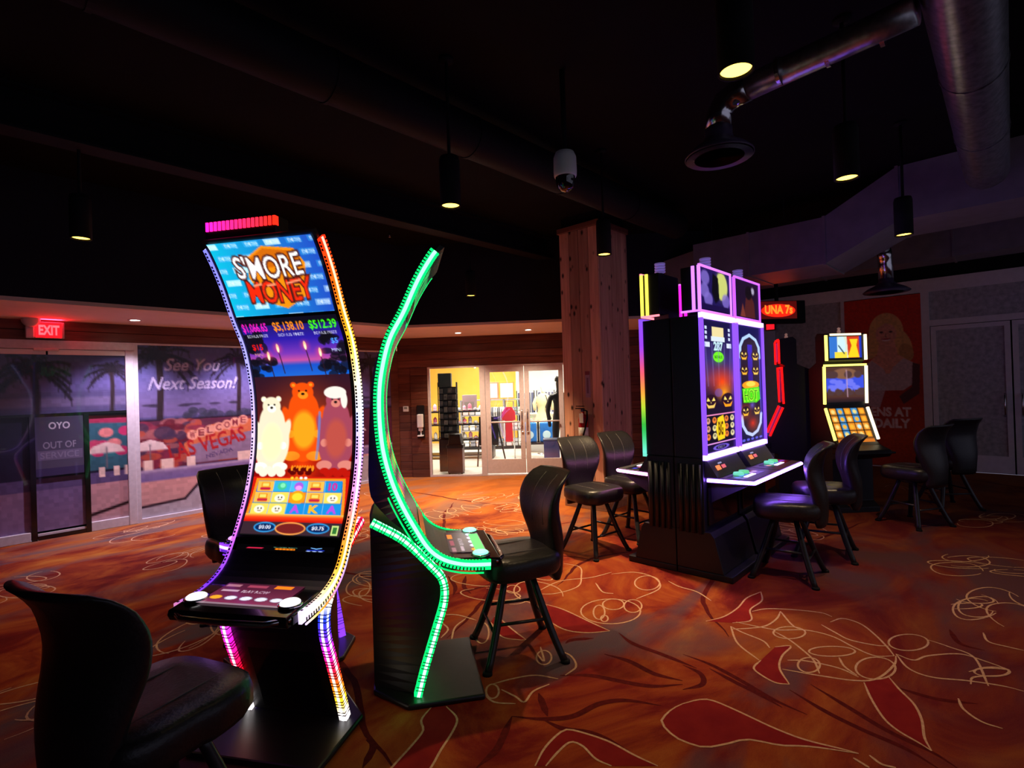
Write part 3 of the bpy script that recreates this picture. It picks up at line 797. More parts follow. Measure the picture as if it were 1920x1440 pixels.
# poster on the right wall
PW, PH = 112, 224
c = Canvas(PW, PH, (.8, .2, .08))
c.vgrad(0, PH, [(0, (.82, .20, .08)), (.5, (.80, .22, .10)), (.75, (.66, .13, .07)), (1, (.74, .22, .10))])
sk = (.88, .62, .52); hr = (.88, .68, .42)
c.ellipse(62, 62, 25, 34, hr); c.ellipse(42, 84, 13, 26, hr, .3); c.ellipse(84, 84, 13, 28, hr, -.3); c.ellipse(90, 100, 10, 16, (.76, .56, .34), -.2)
c.poly([(52, 80), (74, 80), (80, 112), (46, 112)], sk)
c.poly([(22, 128), (46, 104), (80, 104), (104, 122), (100, 150), (26, 152)], sk)
c.poly([(20, 128), (40, 112), (58, 128), (68, 128), (86, 110), (106, 122), (104, 150), (84, 166), (34, 166), (20, 150)], (.80, .70, .70))
c.poly([(52, 112), (76, 112), (66, 136), (60, 136)], sk)
c.poly([(2, 150), (40, 146), (60, 160), (50, 196), (10, 192)], (.78, .74, .78), .85)
c.poly([(98, 118), (108, 122), (106, 172), (84, 190), (78, 176), (96, 160)], (.35, .16, .20))
c.ellipse(62, 66, 15, 20, sk)
c.ellipse(55.5, 62, 2.6, 1.6, (.25, .15, .14)); c.ellipse(69, 62, 2.6, 1.6, (.25, .15, .14))
c.line([(62, 64), (61, 70), (63, 71)], 1.0, (.55, .34, .28)); c.ellipse(62, 76, 6, 2.4, (.92, .86, .84)); c.ellipse(62, 74.4, 6.5, 1.2, (.65, .2, .22))
c.poly([(44, 62), (50, 40), (64, 36), (78, 46), (80, 64), (74, 52), (62, 46), (50, 54)], hr)
pp = Canvas(PW, 300, (.55, .14, .08)); pp.a[:] = c.a[-1, 0]
pp.a[:PH*2] = c.a[:PH*2]
pp.vgrad(PH, 300, [(0, (.74, .22, .10)), (.35, (.80, .27, .12)), (1, (.68, .20, .10))])
def PZ(z): return (2.98-z)/2.98*300
pp.text('OPENS AT', 53, PZ(.955), 80, 15, (.92, .82, .80), .05)
pp.text('DAILY', 66, PZ(.755), 50, 15, (.92, .82, .80), .05)
pp.noise(.12, 9)
po = thing('wall_poster', 'tall red poster of a smiling person with long blond hair and a white top', 'poster', (XR, 0, 0))
MB().box(-.036, -.031, 1.11, 2.23, .02, 2.99).build('backing', mat('poster_back', (.3, .05, .02), .6), po)
paint('poster_print', pp, flat((-.0365, 2.23, 2.985), (0, -1.12, 0), (0, 0, -2.96)), attr_print('poster_ink', .45), po)

# ================================================================ THINGS
# ---- timber pillar: boards on four sides
WOODV = wood('wood_pillar', (.55, .27, .18), (.76, .43, .30), 2, True)
PX0, PX1, PY0, PY1, PZ1 = 5.72, 6.42, 3.80, 4.42, 3.72
pil = thing('timber_pillar', 'square pillar clad in knotty reddish timber boards, rising to the ceiling', 'pillar', ((PX0+PX1)/2, (PY0+PY1)/2, 0))
hx, hy = (PX1-PX0)/2, (PY1-PY0)/2
MB().box(-hx+.025, hx-.025, -hy+.025, hy-.025, 0, CEIL).build('core', MATTEBLACK, pil)
ny, nx = 4, 5
for sgn in (-1, 1):
    for i in range(ny):
        y0 = -hy+i*2*hy/ny
        MB().box(min(sgn*hx, sgn*(hx-.025)), max(sgn*hx, sgn*(hx-.025)), y0+.003, y0+2*hy/ny-.003, .1, PZ1-.07).build('plank', WOODV, pil, bevel=.004)
    for i in range(nx):
        x0 = -hx+.03+i*(2*hx-.06)/nx
        MB().box(x0+.003, x0+(2*hx-.06)/nx-.003, min(sgn*hy, sgn*(hy-.025)), max(sgn*hy, sgn*(hy-.025)), .1, PZ1-.07).build('plank', WOODV, pil, bevel=.004)
WOODT = wood('wood_trim', (.26, .11, .07), (.40, .19, .12), 1)
for z0, z1 in ((0, .1), (PZ1-.07, PZ1)):
    MB().box(-hx-.02, -hx, -hy-.02, hy+.02, z0, z1).build('trim_board', WOODT, pil, bevel=.004)
    MB().box(hx, hx+.02, -hy-.02, hy+.02, z0, z1).build('trim_board', WOODT, pil, bevel=.004)
    MB().box(-hx, hx, -hy-.02, -hy, z0, z1).build('trim_board', WOODT, pil, bevel=.004)
    MB().box(-hx, hx, hy, hy+.02, z0, z1).build('trim_board', WOODT, pil, bevel=.004)

# ---- fire extinguisher and its sign on the pillar
RED = mat('enamel_red', (.42, .012, .01), .25, coat=.3)
fe = thing('fire_extinguisher', 'red fire extinguisher with a white label hung on the timber pillar', 'fire extinguisher', (PX0-.075, 4.06, .83))
MB().lathe([(0, 0), (.055, .005), (.062, .02), (.062, .34), (.05, .385), (.022, .41), (.02, .44)], n=20).build('cylinder', RED, fe, True)
MB().lathe([(.063, .10), (.0635, .10), (.0635, .24), (.063, .24)], n=20).build('label_band', WHITE, fe, True)
MB().box(-.018, .018, -.02, .02, .44, .475).build('valve', CHROME, fe)
MB().box(-.014, .014, -.02, .11, .475, .487).box(-.014, .014, -.02, .10, .505, .515).build('handle', GLOSSBLACK, fe)
MB().tube([(0, -.02, .46), (-.01, -.07, .45), (-.03, -.085, .36), (-.05, -.06, .22), (-.06, -.03, .12)], .011, 8).build('hose', MATTEBLACK, fe, True)
MB().box(.064, .074, -.03, .03, .1, .4).build('wall_hook', CHROME, fe)
MB().box(-.07, -.066, -.05, .01, .30, .42).build('tag', WHITE, fe)
fs = thing('extinguisher_sign', 'narrow vertical sign above the fire extinguisher on the pillar', 'sign', (PX0, 4.02, 1.45))
MB().box(-.008, 0, -.035, .035, 0, .34).build('plate', mat('sign_plate', (.38, .30, .38), .4), fs)
cv = Canvas(10, 48, (.62, .52, .60)); cv.rect(0, 0, 10, 7, (.5, .2, .25)); cv.rect(3, 12, 7, 40, (.45, .32, .42))
paint('plate_print', cv, flat((-.0085, .035, .34), (0, -.07, 0), (0, 0, -.34)), attr_print('sign_ink'), fs)

# ---- hand sanitiser and thermostat on the shop wall
hs = thing('soap_dispenser', 'white hand sanitiser dispenser with drip tray on the board wall beside the shop window', 'dispenser', SW(-.18, -.02, .0), RZW)
MB().box(-.07, .07, -.012, 0, .72, 1.33).build('back_board', BLACK, hs)
MB().box(-.055, .055, -.10, -.012, .92, 1.17).build('housing', WHITE, hs, bevel=.02, seg=3)
MB().box(-.035, .035, -.075, -.012, .86, .93).build('nozzle', WHITE, hs, bevel=.008)
MB().box(-.05, .05, -.11, -.012, .76, .785).build('drip_tray', WHITE, hs, bevel=.006)
MB().box(-.012, .012, -.03, -.012, .78, .87).build('tray_arm', WHITE, hs)
th = thing('thermostat', 'small white thermostat on the dark boards beside the sanitiser', 'thermostat', SW(-.46, 0, 1.22), RZW)
MB().box(-.05, .05, -.025, 0, 0, .10).build('housing', WHITE, th, bevel=.006)
MB().box(-.03, .03, -.027, -.025, .05, .085).build('display', mat('lcd', (.2, .24, .2), .3), th)

# ---- pendant downlights
LAMPZ = 2.85
LENS = mat('downlight_lens', (1, .9, .6), .4, emit=(1.0, .74, .15), strength=1.25)
def downlight(px, py, label, pw=1.0):
    p = gz(px, py, LAMPZ)
    t = thing('pendant_downlight', label, 'ceiling light', (p.x, p.y, LAMPZ), 0, 'black cylinder downlights')
    MB().lathe([(.055, .05), (.061, 0), (.070, 0), (.070, .30), (.063, .33), (.0, .33)], n=28).build('housing', MATTEBLACK, t, True, autosm=False)
    MB().lathe([(0, .012), (.0605, .012)], n=28).build('lens', LENS, t)
    MB().tube([(0, 0, .33), (0, 0, CEIL-LAMPZ)], .012, 8).build('stem', MATTEBLACK, t, True)
    MB().lathe([(.05, CEIL-LAMPZ), (.05, CEIL-LAMPZ-.02), (.0, CEIL-LAMPZ-.03)], n=16).build('canopy', MATTEBLACK, t, True)
    add_light('downlight_spot', 'SPOT', (0, 0, .0), P_DOWN*pw, (1, .70, .38), t, .035, math.radians(92), 1.0)
downlight(845, 387, 'black cylinder downlight hung above the green lit slot machine', .95)
downlight(152, 448, 'black cylinder downlight hung over the carpet in front of the printed doors', .8)
downlight(1380, 135, 'black cylinder downlight beside the bright end of the thin round duct', .42)
downlight(1588, 335, 'black cylinder downlight hung before the big grey rectangular duct', .8)
downlight(1133, 478, 'black cylinder downlight hung just in front of the timber pillar', 4.0)
downlight(883, 555, 'black cylinder downlight hung in front of the shop window', 7.0)
downlight(1695, 441, 'black cylinder downlight hung under the grey duct in front of the red poster', .8)

# ---- dome camera hung from the ceiling
p = gz(1060, 330, 3.1)
dc = thing('dome_camera', 'white pole-mounted dome security camera with a black glass globe', 'security camera', (p.x, p.y, 3.1))
MB().lathe([(.075, -.01), (.080, .0), (.082, .03), (.080, .13), (.065, .165), (.03, .18), (0, .18)], n=28).build('housing', mat('camera_white', (.85, .9, .88), .4), dc, True)
MB().lathe([(0, -.115), (.03, -.108), (.055, -.085), (.068, -.045), (.070, -.01), (.080, 0)], n=28).build('globe', mat('globe', (.004, .004, .005), .04, spec=.8, coat=1), dc, True)
MB().tube([(0, 0, .18), (0, 0, CEIL-3.1)], .02, 10).build('pole', MATTEBLACK, dc, True)
MB().lathe([(.034, -.062), (.040, -.066), (.042, -.058)], n=16).build('lens_ring', CHROME, dc, True)

# ---- ducts
def ring_band(mb, c, axis, r, wd):
    mb.lathe([(r, -wd/2), (r+.006, -wd/2), (r+.006, wd/2), (r, wd/2)], c, 24, axis)
du = thing('round_duct', 'large bare metal round duct running into the grey rectangular duct', 'duct', (0, 0, 0))
dy, dz = .13, 3.52
MB().tube([(1.2+i*.4, dy, dz) for i in range(15)], .165, 28).build('pipe', GALV, du, True)
for x in (2.0, 3.2, 4.4, 5.6):
    mb = MB(); ring_band(mb, (x, dy, dz), 'x', .165, .03); mb.build('seam_band', GALV, du)
# branch with elbow and round diffuser
br = thing('branch_duct', 'thin silver round duct crossing from the large duct to a round diffuser', 'duct', (0, 0, 0))
bx, by, bz = 3.44, 1.26, 3.42
MB().tube([(bx-.12, dy+.168, bz), (bx-.09, .5, bz), (bx-.05, .85, bz), (bx-.01, by-.12, bz)], .075, 24).build('pipe', GALV, br, True)
MB().tube([(bx-.01, by-.12, bz), (bx, by-.04, bz-.004), (bx, by+.03, bz-.03), (bx, by+.07, bz-.09), (bx, by+.08, bz-.18)], .079, 24).build('elbow', CHROME, br, True)
for y in (.45, .7, .95):
    mb = MB(); ring_band(mb, (bx-.055, y, bz), 'y', .075, .02); mb.build('seam_band', CHROME, br)
def diffuser(x, y, z, label, r=.21):
    t = thing('round_diffuser', label, 'air vent', (x, y, z), 0, 'round ceiling diffusers')
    dm = mat('diffuser_dark', (.07, .05, .10), .45)
    MB().lathe([(r, 0), (r, .012), (r*.82, .05), (r*.45, .10), (.085, .14), (.085, .18)], n=32).build('cone', dm, t, True)
    for k, q in enumerate((.98, .74, .50)):
        MB().lathe([(r*q, .0), (r*q-.035, .022), (r*q-.038, .018), (r*q-.004, -.006)], n=32).build('ring', dm, t, True)
    MB().lathe([(0, .004), (r*.24, .004), (r*.24, .02), (0, .02)], n=24).build('centre_plate', dm, t, True)
diffuser(bx, by+.08, 3.055, 'round dark diffuser below the silver elbow of the thin duct')
q = gz(1662, 545, 2.76)
diffuser(q.x, q.y, 2.74, 'round black diffuser hanging in front of the red poster', .27)
db = thing('drop_duct', 'short silver duct piece feeding the diffuser before the red poster', 'duct', (q.x, q.y, 2.92))
MB().tube([(0, 0, 0), (0, 0, .2), (-.03, 0, .30), (-.12, 0, .36)], .085, 18).build('elbow', CHROME, db, True)
MB().tube([(-.12, 0, .36), (-.12, 0, CEIL-2.92)], .07, 14).build('riser', GALV, db, True)
# rectangular duct with an offset
rd = thing('rectangular_duct', 'big grey rectangular duct with a stepped offset running along the room', 'duct', (7.0, 0, 0))
MB().box(0, .9, -4, .85, 3.26, 3.84).build('duct_run', DUCTPAINT, rd)
MB().prism([(.85, 3.26), (.85, 3.84), (1.55, 3.47), (1.55, 2.93)], 0, .9, 0).build('duct_offset', DUCTPAINT, rd)
MB().box(0, .9, 1.55, 3.12, 2.93, 3.47).build('duct_run', DUCTPAINT, rd)
MB().prism([(.1, 3.12), (.9, 3.12), (.9, 3.9), (.45, 3.9)], 2.93, 3.42, 2).build('duct_end', DUCTPAINT, rd)
for y, z0, z1 in ((-2.4, 3.26, 3.84), (-.9, 3.26, 3.84), (.85, 3.26, 3.84), (1.55, 2.93, 3.47), (2.4, 2.93, 3.47)):
    MB().box(-.012, .912, y-.015, y+.015, z0-.012, min(z1+.012, CEIL-.002)).build('flange', DUCTPAINT, rd)
for y, z0 in ((-1.6, 3.84), (2.0, 3.47), (2.9, 3.47)):
    for x in (.1, .8): MB().tube([(x, y, z0), (x, y, CEIL)], .006, 6).build('hanger_rod', DARKMETAL, rd)
# second duct against the right wall
rw = thing('wall_duct', 'flat grey rectangular duct high along the frosted right wall', 'duct', (10.35, 0, 0))
MB().box(0, .55, -5, 3.6, 3.36, 3.84).build('duct_run', DUCTPAINT, rw)
for y in (-3, -1.2, .6, 2.4): MB().box(-.012, .562, y-.015, y+.015, 3.348, 3.845).build('flange', DUCTPAINT, rw)
# dark painted duct along the ceiling over the camera
dd = thing('painted_duct', 'black painted round duct along the dark ceiling behind the dome camera', 'duct', (0, 0, 0))
q = gz(1180, 380, 3.5)
MB().tube([(-1+i*.5, q.y+.24, 3.62) for i in range(16)], .16, 20).build('pipe', NAVYPAINT, dd, True)
for x in (.5, 1.7, 2.9, 4.1, 5.3):
    mb = MB(); ring_band(mb, (x, q.y+.24, 3.62), 'x', .16, .03); mb.build('seam_band', NAVYPAINT, dd)
q2 = gz(880, 300, 3.5)
for px, py, wh in ((845, 300, 'above the green lit slot machine'), (1592, 252, 'beside the big round duct'), (730, 437, 'towards the shop window')):
    g_ = gz(px, py, CEIL)
    t = thing('sprinkler', 'tiny chrome fire sprinkler under the black ceiling '+wh, 'sprinkler', (g_.x, g_.y, CEIL), 0, 'ceiling sprinklers')
    MB().tube([(0, 0, 0), (0, 0, -.05)], .012, 8).build('stem', CHROME, t, True)
    MB().lathe([(0, -.065), (.025, -.062), (.025, -.056), (0, -.05)], n=12).build('deflector', CHROME, t, True)
bm_ = thing('ceiling_beam', 'dark steel beam crossing under the black ceiling', 'beam', (0, 0, 0))
MB().box(-3, 9, 5.0, 5.2, CEIL-.02, CEIL).box(-3, 9, 5.09, 5.11, CEIL-.3, CEIL-.02).box(-3, 9, 5.0, 5.2, CEIL-.32, CEIL-.3).build('web', NAVYPAINT, bm_)

# ---- exit sign with emergency lamp over the printed doors
ex = thing('exit_sign', 'red lit exit sign with a round emergency lamp above the printed doors', 'exit sign', (.86, YL-.03, 2.36))
MB().box(-.16, .14, -.07, 0, 0, .195).build('housing', mat('sign_housing', (.30, .25, .27), .5), ex, bevel=.01)
cv = Canvas(60, 44, (1, .01, .02)); cv.text('EXIT', 31, 22, 46, 26, (1, .12, .14), .04)
paint('lit_face', cv, flat((-.12, -.0715, .185), (.23, 0, 0), (0, 0, -.175)), attr_emit('exit_glow', 16.0), ex)
lampm = mat('lamp_shell', (.5, .46, .52), .5)
MB().lathe([(0, -.06), (.06, -.055), (.085, -.02), (.085, .02), (.05, .05), (0, .06)], (-.165, -.12, .205), 24, 'y').build('lamp_head', lampm, ex, True)
MB().box(-.21, -.135, -.10, -.02, 0, .14).build('lamp_bracket', lampm, ex, bevel=.01)
add_light('exit_glow', 'AREA', (.02, -.10, .197), 2.5, (1, .015, .05), ex, .2, rot=(math.pi, 0, 0), size_y=.06)

# ---- red lettered sign and second exit sign near the frosted wall
t = thing('neon_sign', 'glowing red letter sign on a dark box near the frosted wall', 'sign', (8.55, 2.52, 2.44), math.radians(-42))
MB().box(-.30, .42, 0, .10, 0, .34).build('box', MATTEBLACK, t, bevel=.01)
cv = Canvas(80, 34, (.22, .01, .005)); cv.ellipse(40, 18, 36, 12, (.95, .10, .03)); cv.text('UNA 7s', 41, 16, 58, 15, (1, .45, .12), .04)
paint('lit_face', cv, flat((-.30, -.004, .33), (.58, 0, 0), (0, 0, -.26)), attr_emit('neon_glow', 2.2), t)
MB().box(-.02, .02, .03, .07, .34, CEIL-2.44).build('hanger', MATTEBLACK, t)
t = thing('exit_sign', 'small red lit exit sign on the pale wall by the neon sign', 'exit sign', (XR-.035, 3.50, 2.58))
MB().box(-.06, 0, -.09, .09, 0, .30).build('housing', mat('sign_housing2', (.1, .03, .03), .5), t)
MB().box(-.064, -.06, -.075, .075, .02, .28).build('lit_face', mat('exit_red', (.2, 0, 0), .4, emit=(1, .01, .02), strength=1.3), t)

# ================================================================ CHAIRS
def make_chair(label, loc, face, swivel=0.0, group='casino chairs'):
    """face: direction of the four-leg base; swivel: turn of the seat on it"""
    t = thing('casino_chair', label, 'chair', (loc[0], loc[1], 0), math.radians(face), group)
    for sx in (-1, 1):
        for sy in (-1, 1):
            pts = smoothpath([(sx*.085, sy*.085, .47), (sx*.11, sy*.11, .38), (sx*.155, sy*.155, .22), (sx*.20, sy*.20, .08), (sx*.232, sy*.232, .0)], 9)
            l = MB().tube(pts, [.021, .021, .022, .023, .023, .023, .022, .022, .022], 10).build('leg', DARKMETAL, t, True)
            MB().lathe([(.0, 0), (.028, 0), (.028, .012), (.022, .02)], (sx*.232, sy*.232, 0), 12).build('foot_cap', MATTEBLACK, l, True)
    a = .165
    for p, q in (((a, -a), (a, a)), ((-a, -a), (-a, a)), ((-a, -a), (a, -a)), ((-a, a), (a, a))):
        z = .19 if p[0] == q[0] else .235
        k = 1.04 if p[0] == q[0] else .94
        MB().tube([(p[0]*k, p[1]*k, z), (q[0]*k, q[1]*k, z)], .010, 8).build('stretcher', DARKMETAL, t, True)
    MB().lathe([(.11, .455), (.115, .46), (.115, .485), (.05, .50)], n=20).build('swivel_plate', DARKMETAL, t, True)
    # seat cushion: rounded slab
    R = Matrix.Rotation(math.radians(swivel), 4, 'Z')
    n = 17; P = []
    def slab(u, v, z):
        r_ = .25
        e = 4.0
        k = (abs(u)**e+abs(v)**e)**(1/e); s_ = max(abs(u), abs(v))
        f = (s_/k) if k > 0 else 1
        return (u*f*r_, v*f*r_*(.98 if u > 0 else .93), z)
    rows = []
    for s_, z in ((.0, .490), (.80, .490), (.93, .50), (1.0, .53), (1.0, .585), (.97, .612), (.90, .627), (.6, .632), (.0, .628)):
        ring = []
        for k in range(40):
            ang = 2*math.pi*k/40
            u, v = math.cos(ang), math.sin(ang); mx_ = max(abs(u), abs(v)); u, v = u/mx_, v/mx_
            x, y, _ = slab(u, v, 0)
            ring.append((x*s_, y*s_, z))
        rows.append(ring)
    mb = MB(); vs = [p for r_ in rows for p in r_]
    fs_ = [(i*40+k, i*40+(k+1) % 40, (i+1)*40+(k+1) % 40, (i+1)*40+k) for i in range(len(rows)-1) for k in range(40)]
    mb.add(vs, fs_).xform(R)
    seat = mb.build('seat', LEATHER, t, True)
    for y in (-.105, .105):
        MB().tube([(-.18, y, .630), (0, y, .6325), (.14, y, .6315), (.205, y, .624)], .0022, 5).xform(R).build('seam', STITCH, seat, True)
    # backrest: curved pad, wide shoulders, narrow waist, leaning back at the head
    prof = smoothpath([(-.235, .435), (-.24, .56), (-.235, .68), (-.215, .80), (-.215, .90), (-.25, 1.0), (-.30, 1.06), (-.33, 1.088)], 20)
    zz_ = prof[:, 1]
    hw = np.interp(zz_, [.43, .56, .68, .82, .93, 1.02, 1.07, 1.09], [.145, .155, .185, .222, .236, .234, .220, .188])
    tk = np.interp(zz_, [.43, .47, .6, .75, .95, 1.09], [.03, .05, .055, .058, .045, .02])
    mb = MB(); ring_n = 24; vs = []
    for (x, z), h_, q in zip(prof, hw, tk):
        for k in range(ring_n):
            a_ = 2*math.pi*k/ring_n
            c_, s_ = math.cos(a_), math.sin(a_)
            yy = h_*math.copysign(abs(c_)**.55, c_)
            xx = q*math.copysign(abs(s_)**.8, s_)
            wrap = .055*(yy/.22)**2
            vs.append((x+xx+wrap-.01, yy, z))
    m_ = len(prof)
    mb.add(vs, [(i*ring_n+k, i*ring_n+(k+1) % ring_n, (i+1)*ring_n+(k+1) % ring_n, (i+1)*ring_n+k) for i in range(m_-1) for k in range(ring_n)]
           + [tuple(range(ring_n))[::-1], tuple((m_-1)*ring_n+k for k in range(ring_n))]).xform(R)
    back = mb.build('backrest', LEATHER, t, True)
    for y in (-.075, .075):
        pts = [(x+q+.055*(y/.22)**2-.009, y, z) for (x, z), q in list(zip(prof, tk))[9:-1]]
        MB().tube(pts, .0024, 5).xform(R).build('seam', STITCH, back, True)
    return t

make_chair('black padded casino chair facing the rainbow lit slot machine', (.47, 2.13), 20, 0)
make_chair('black padded casino chair drawn up to the green lit slot machine', (2.39, 2.27), 147, 10)
make_chair('black padded casino chair behind the curved machines, before the palm tree window', (1.46, 3.98), 270, 8)
make_chair('black padded casino chair with a purple lit seat at the near pumpkin game', (4.74, 1.39), 95, 12)
make_chair('black padded casino chair at the pumpkin game with the oval frame', (5.52, 1.30), 100, 12)
make_chair('black padded casino chair before the pillar, half under a pink lit ledge', (4.32, 3.02), 262, -8)
make_chair('black padded casino chair close behind the first, between pillar and pink ledge', (4.98, 2.98), 266, -8)
make_chair('black padded casino chair facing the yellow lit slot machine', (7.18, .82), 58, 8)
make_chair('black padded casino chair standing apart in front of the frosted doors', (8.30, .62), 40, 10)

# ================================================================ CURVED SLOT MACHINES
FRONT = smoothpath([(.20, 2.36), (.15, 2.31), (.07, 2.18), (-.01, 2.01), (-.08, 1.88), (-.12, 1.74), (-.14, 1.60), (-.14, 1.43), (-.12, 1.27), (-.07, 1.10), (.01, .93), (.10, .79), (.23, .725), (.44, .705)], 120)
LOWER = smoothpath([(-.21, .955), (-.05, .85), (.09, .70), (.145, .62), (.15, .51), (.10, .35), (.04, .17), (0, .032)], 70)
def fx(z): # front x at height (upper part)
    k = FRONT[:95]; return np.interp(-z, -k[:, 1], k[:, 0])
def normals(P):
    T = np.gradient(P, axis=0); T /= np.linalg.norm(T, axis=1)[:, None]
    return np.stack([-T[:, 1], T[:, 0]], 1)      # (x,z) pointing to the front for a downward path
def sweep_strip(P, y0, y1, proud, deep, stops, white=0.0):
    """box section strip along a side-view path, coloured along its length"""
    n = normals(P); n = -n if n[len(n)//2][0] < 0 else n
    mb = MB(); cs = []
    t = np.linspace(0, 1, len(P))
    col = np.stack([np.interp(t, [s[0] for s in stops], [s[1][i] for s in stops]) for i in range(3)], 1)
    col = col+(1-col)*white
    for p, q, c_ in zip(P, n, col):
        f, b_ = p+q*proud, p-q*deep
        mb.v += [(f[0], y0, f[1]), (f[0], y1, f[1]), (b_[0], y1, b_[1]), (b_[0], y0, b_[1])]
        cs += [tuple(c_)]*4
    m_ = len(P)
    mb.f = [(4*i+k, 4*i+(k+1) % 4, 4*i+4+(k+1) % 4, 4*i+4+k) for i in range(m_-1) for k in range(4)]+[(3, 2, 1, 0), (4*m_-4, 4*m_-3, 4*m_-2, 4*m_-1)]
    mb.c = cs
    return mb
def taper(mb):
    """machines stand back to back in a ring, so their backs are narrower"""
    mb.v = [(x, y*(1 if x > -.06 else max(.42, 1-(-.06-x)/.175*.58)), z) for x, y, z in mb.v]; return mb
def rungs(P, y0, y1, proud, deep, step=.021, wd=.0045):
    n = normals(P); n = -n if n[len(n)//2][0] < 0 else n
    L_ = np.r_[0, np.cumsum(np.linalg.norm(np.diff(P, axis=0), axis=1))]
    mb = MB(); T = np.gradient(P, axis=0); T /= np.linalg.norm(T, axis=1)[:, None]
    s_ = step
    while s_ < L_[-1]-step:
        i = int(np.argmin(abs(L_-s_))); p, q, t = P[i], n[i], T[i]
        c4 = []
        for a_, b_ in ((proud, -wd/2), (proud, wd/2), (-deep, wd/2), (-deep, -wd/2)):
            r_ = p+q*a_+t*b_; c4.append((r_[0], r_[1]))
        mb.prism(c4, y0, y1, 1); s_ += step
    return mb
LED = attr_emit('led_diffuser', 1.8, .3)
LEDCORE = attr_emit('led_core', 3.0, .3)
LEDDIM = attr_emit('led_beads', 1.6, .3)
SCREEN = attr_emit('screen_lit', 1.25, .22)
DIVIDER = mat('led_divider', (.03, .02, .03), .4)
HW = .30
def curved_machine(label, loc, az, left, right, lowl, lowr, top_cv, main_cv, topper, deckcol, wide_left=True, beads=False):
    t = thing('curved_slot_machine', label, 'slot machine', (loc[0], loc[1], 0), math.radians(az), 'three curved slot machines standing back to back')
    taper(MB().prism([(-.24, -.335), (-.06, -.335), (.335, -.335), (.335, .335), (-.06, .335), (-.24, .335)], 0, .028, 2)).build('base_plate', BLACK, t, bevel=.010)
    # pedestal
    def loft(fp, bp, hw_, name, m_):
        mb = MB(); n_ = len(fp)
        for f_, b_ in zip(fp, bp):
            hb_ = hw_*(1 if b_[0] > -.10 else max(.42, 1-(-.10-b_[0])/.135*.58))
            mb.v += [(f_[0], -hw_, f_[1]), (f_[0], hw_, f_[1]), (b_[0], hb_, b_[1]), (b_[0], -hb_, b_[1])]
        mb.f = [(4*i+k, 4*i+(k+1) % 4, 4*i+4+(k+1) % 4, 4*i+4+k) for i in range(n_-1) for k in range(4)]+[(3, 2, 1, 0), (4*n_-4, 4*n_-3, 4*n_-2, 4*n_-1)]
        return mb.build(name, m_, t)
    pf = np.array([p-np.array([.012, 0]) for p in LOWER[::3]])
    loft(pf, [(-.235, z_) for z_ in np.linspace(.955, .028, len(pf))], .245, 'pedestal', BLACK)
    MB().prism([(-.005, .05), (.03, .17), (.09, .35), (.135, .50), (.135, .60), (.09, .68)], -.18, .18, 1).build('door_panel', GLOSSBLACK, t)
    # display body
    fr = FRONT-np.array([.004, 0])
    bk = smoothpath([(.17, 2.372), (.10, 2.28), (-.02, 2.10), (-.10, 1.95), (-.18, 1.76), (-.21, 1.57), (-.228, 1.3), (-.232, 1.12), (-.20, 1.02), (-.03, .885), (.03, .83), (.13, .735), (.25, .685), (.44, .674)], len(fr))
    loft(fr[::2], bk[::2], HW, 'display_body', BLACK)
    # light strips
    for sg, up, lo in ((1, left, lowl), (-1, right, lowr)):
        y0, y1 = (HW, HW+.015) if sg > 0 else (-HW-.015, -HW)
        nm = 'light_strip'
        st = sweep_strip(FRONT[3:-3], y0, y1, .006, .046, up).build(nm, LED, t)
        ys = (y0-.0008, y0+.004) if sg < 0 else (y1-.004, y1+.0008)
        sweep_strip(FRONT[3:-3], ys[0], ys[1], -.008, .026, up, .5).build('light_core', LEDCORE, st)
        o = rungs(FRONT[3:-3], y0+.003, y1-.003, .0075, -.001, .020, .011).build('strip_rungs', DIVIDER, st); o['kind'] = 'stuff'
        o = rungs(FRONT[3:-3], ys[0]-.001, ys[1]+.001, -.031, .047, .017, .007).build('strip_rungs', DIVIDER, st); o['kind'] = 'stuff'
        sweep_strip(FRONT[78:-5], y0+.006, y1-.003, -.060, .067, up).build('edge_light', LEDDIM, st)
        ly0, ly1 = (.245, .283) if sg > 0 else (-.283, -.245)
        st = sweep_strip(LOWER, ly0, ly1, .010, .030, lo).build(nm, LED, t)
        o = sweep_strip(LOWER, ly0+.012, ly1-.012, .0115, .004, lo, .6).build('light_core', LEDCORE, st)
        o = sweep_strip(LOWER, ly0-.001 if sg < 0 else ly1-.004, ly0+.004 if sg < 0 else ly1+.001, .0, .016, lo, .6).build('light_core', LEDCORE, st)
        o = rungs(LOWER, ly0-.0022, ly1+.0022, .0125, .030, .022, .004).build('strip_rungs', DIVIDER, st); o['kind'] = 'stuff'
    # screens follow the curve
    Ls = np.r_[0, np.cumsum(np.linalg.norm(np.diff(FRONT, axis=0), axis=1))]
    NF = normals(FRONT); NF = -NF if NF[60][0] < 0 else NF
    def zlen(z): return np.interp(-z, -FRONT[:95, 1], Ls[:95])
    def cmap(z0, z1, hw_, off=.004):
        l0, l1 = zlen(z0), zlen(z1)
        def f(u, v):
            s_ = l0+v*(l1-l0)
            x = np.interp(s_, Ls, FRONT[:, 0])+np.interp(s_, Ls, NF[:, 0])*off; z = np.interp(s_, Ls, FRONT[:, 1])+np.interp(s_, Ls, NF[:, 1])*off
            return np.stack([x, (u-.5)*2*hw_*1.0, z], 1)
        return f
    paint('header_screen', top_cv, cmap(2.345, 2.02, HW-.022), SCREEN, t)
    paint('main_screen', main_cv, cmap(2.005, .915, HW-.022), SCREEN, t)
    # bezel strip with card reader and small displays
    bz_ = cmap(.905, .775, HW-.01, .005)
    bl = MB(); bl.grid([[tuple(bz_(np.array([u]), np.array([v]))[0]) for u in (0, .5, 1)] for v in np.linspace(0, 1, 6)])
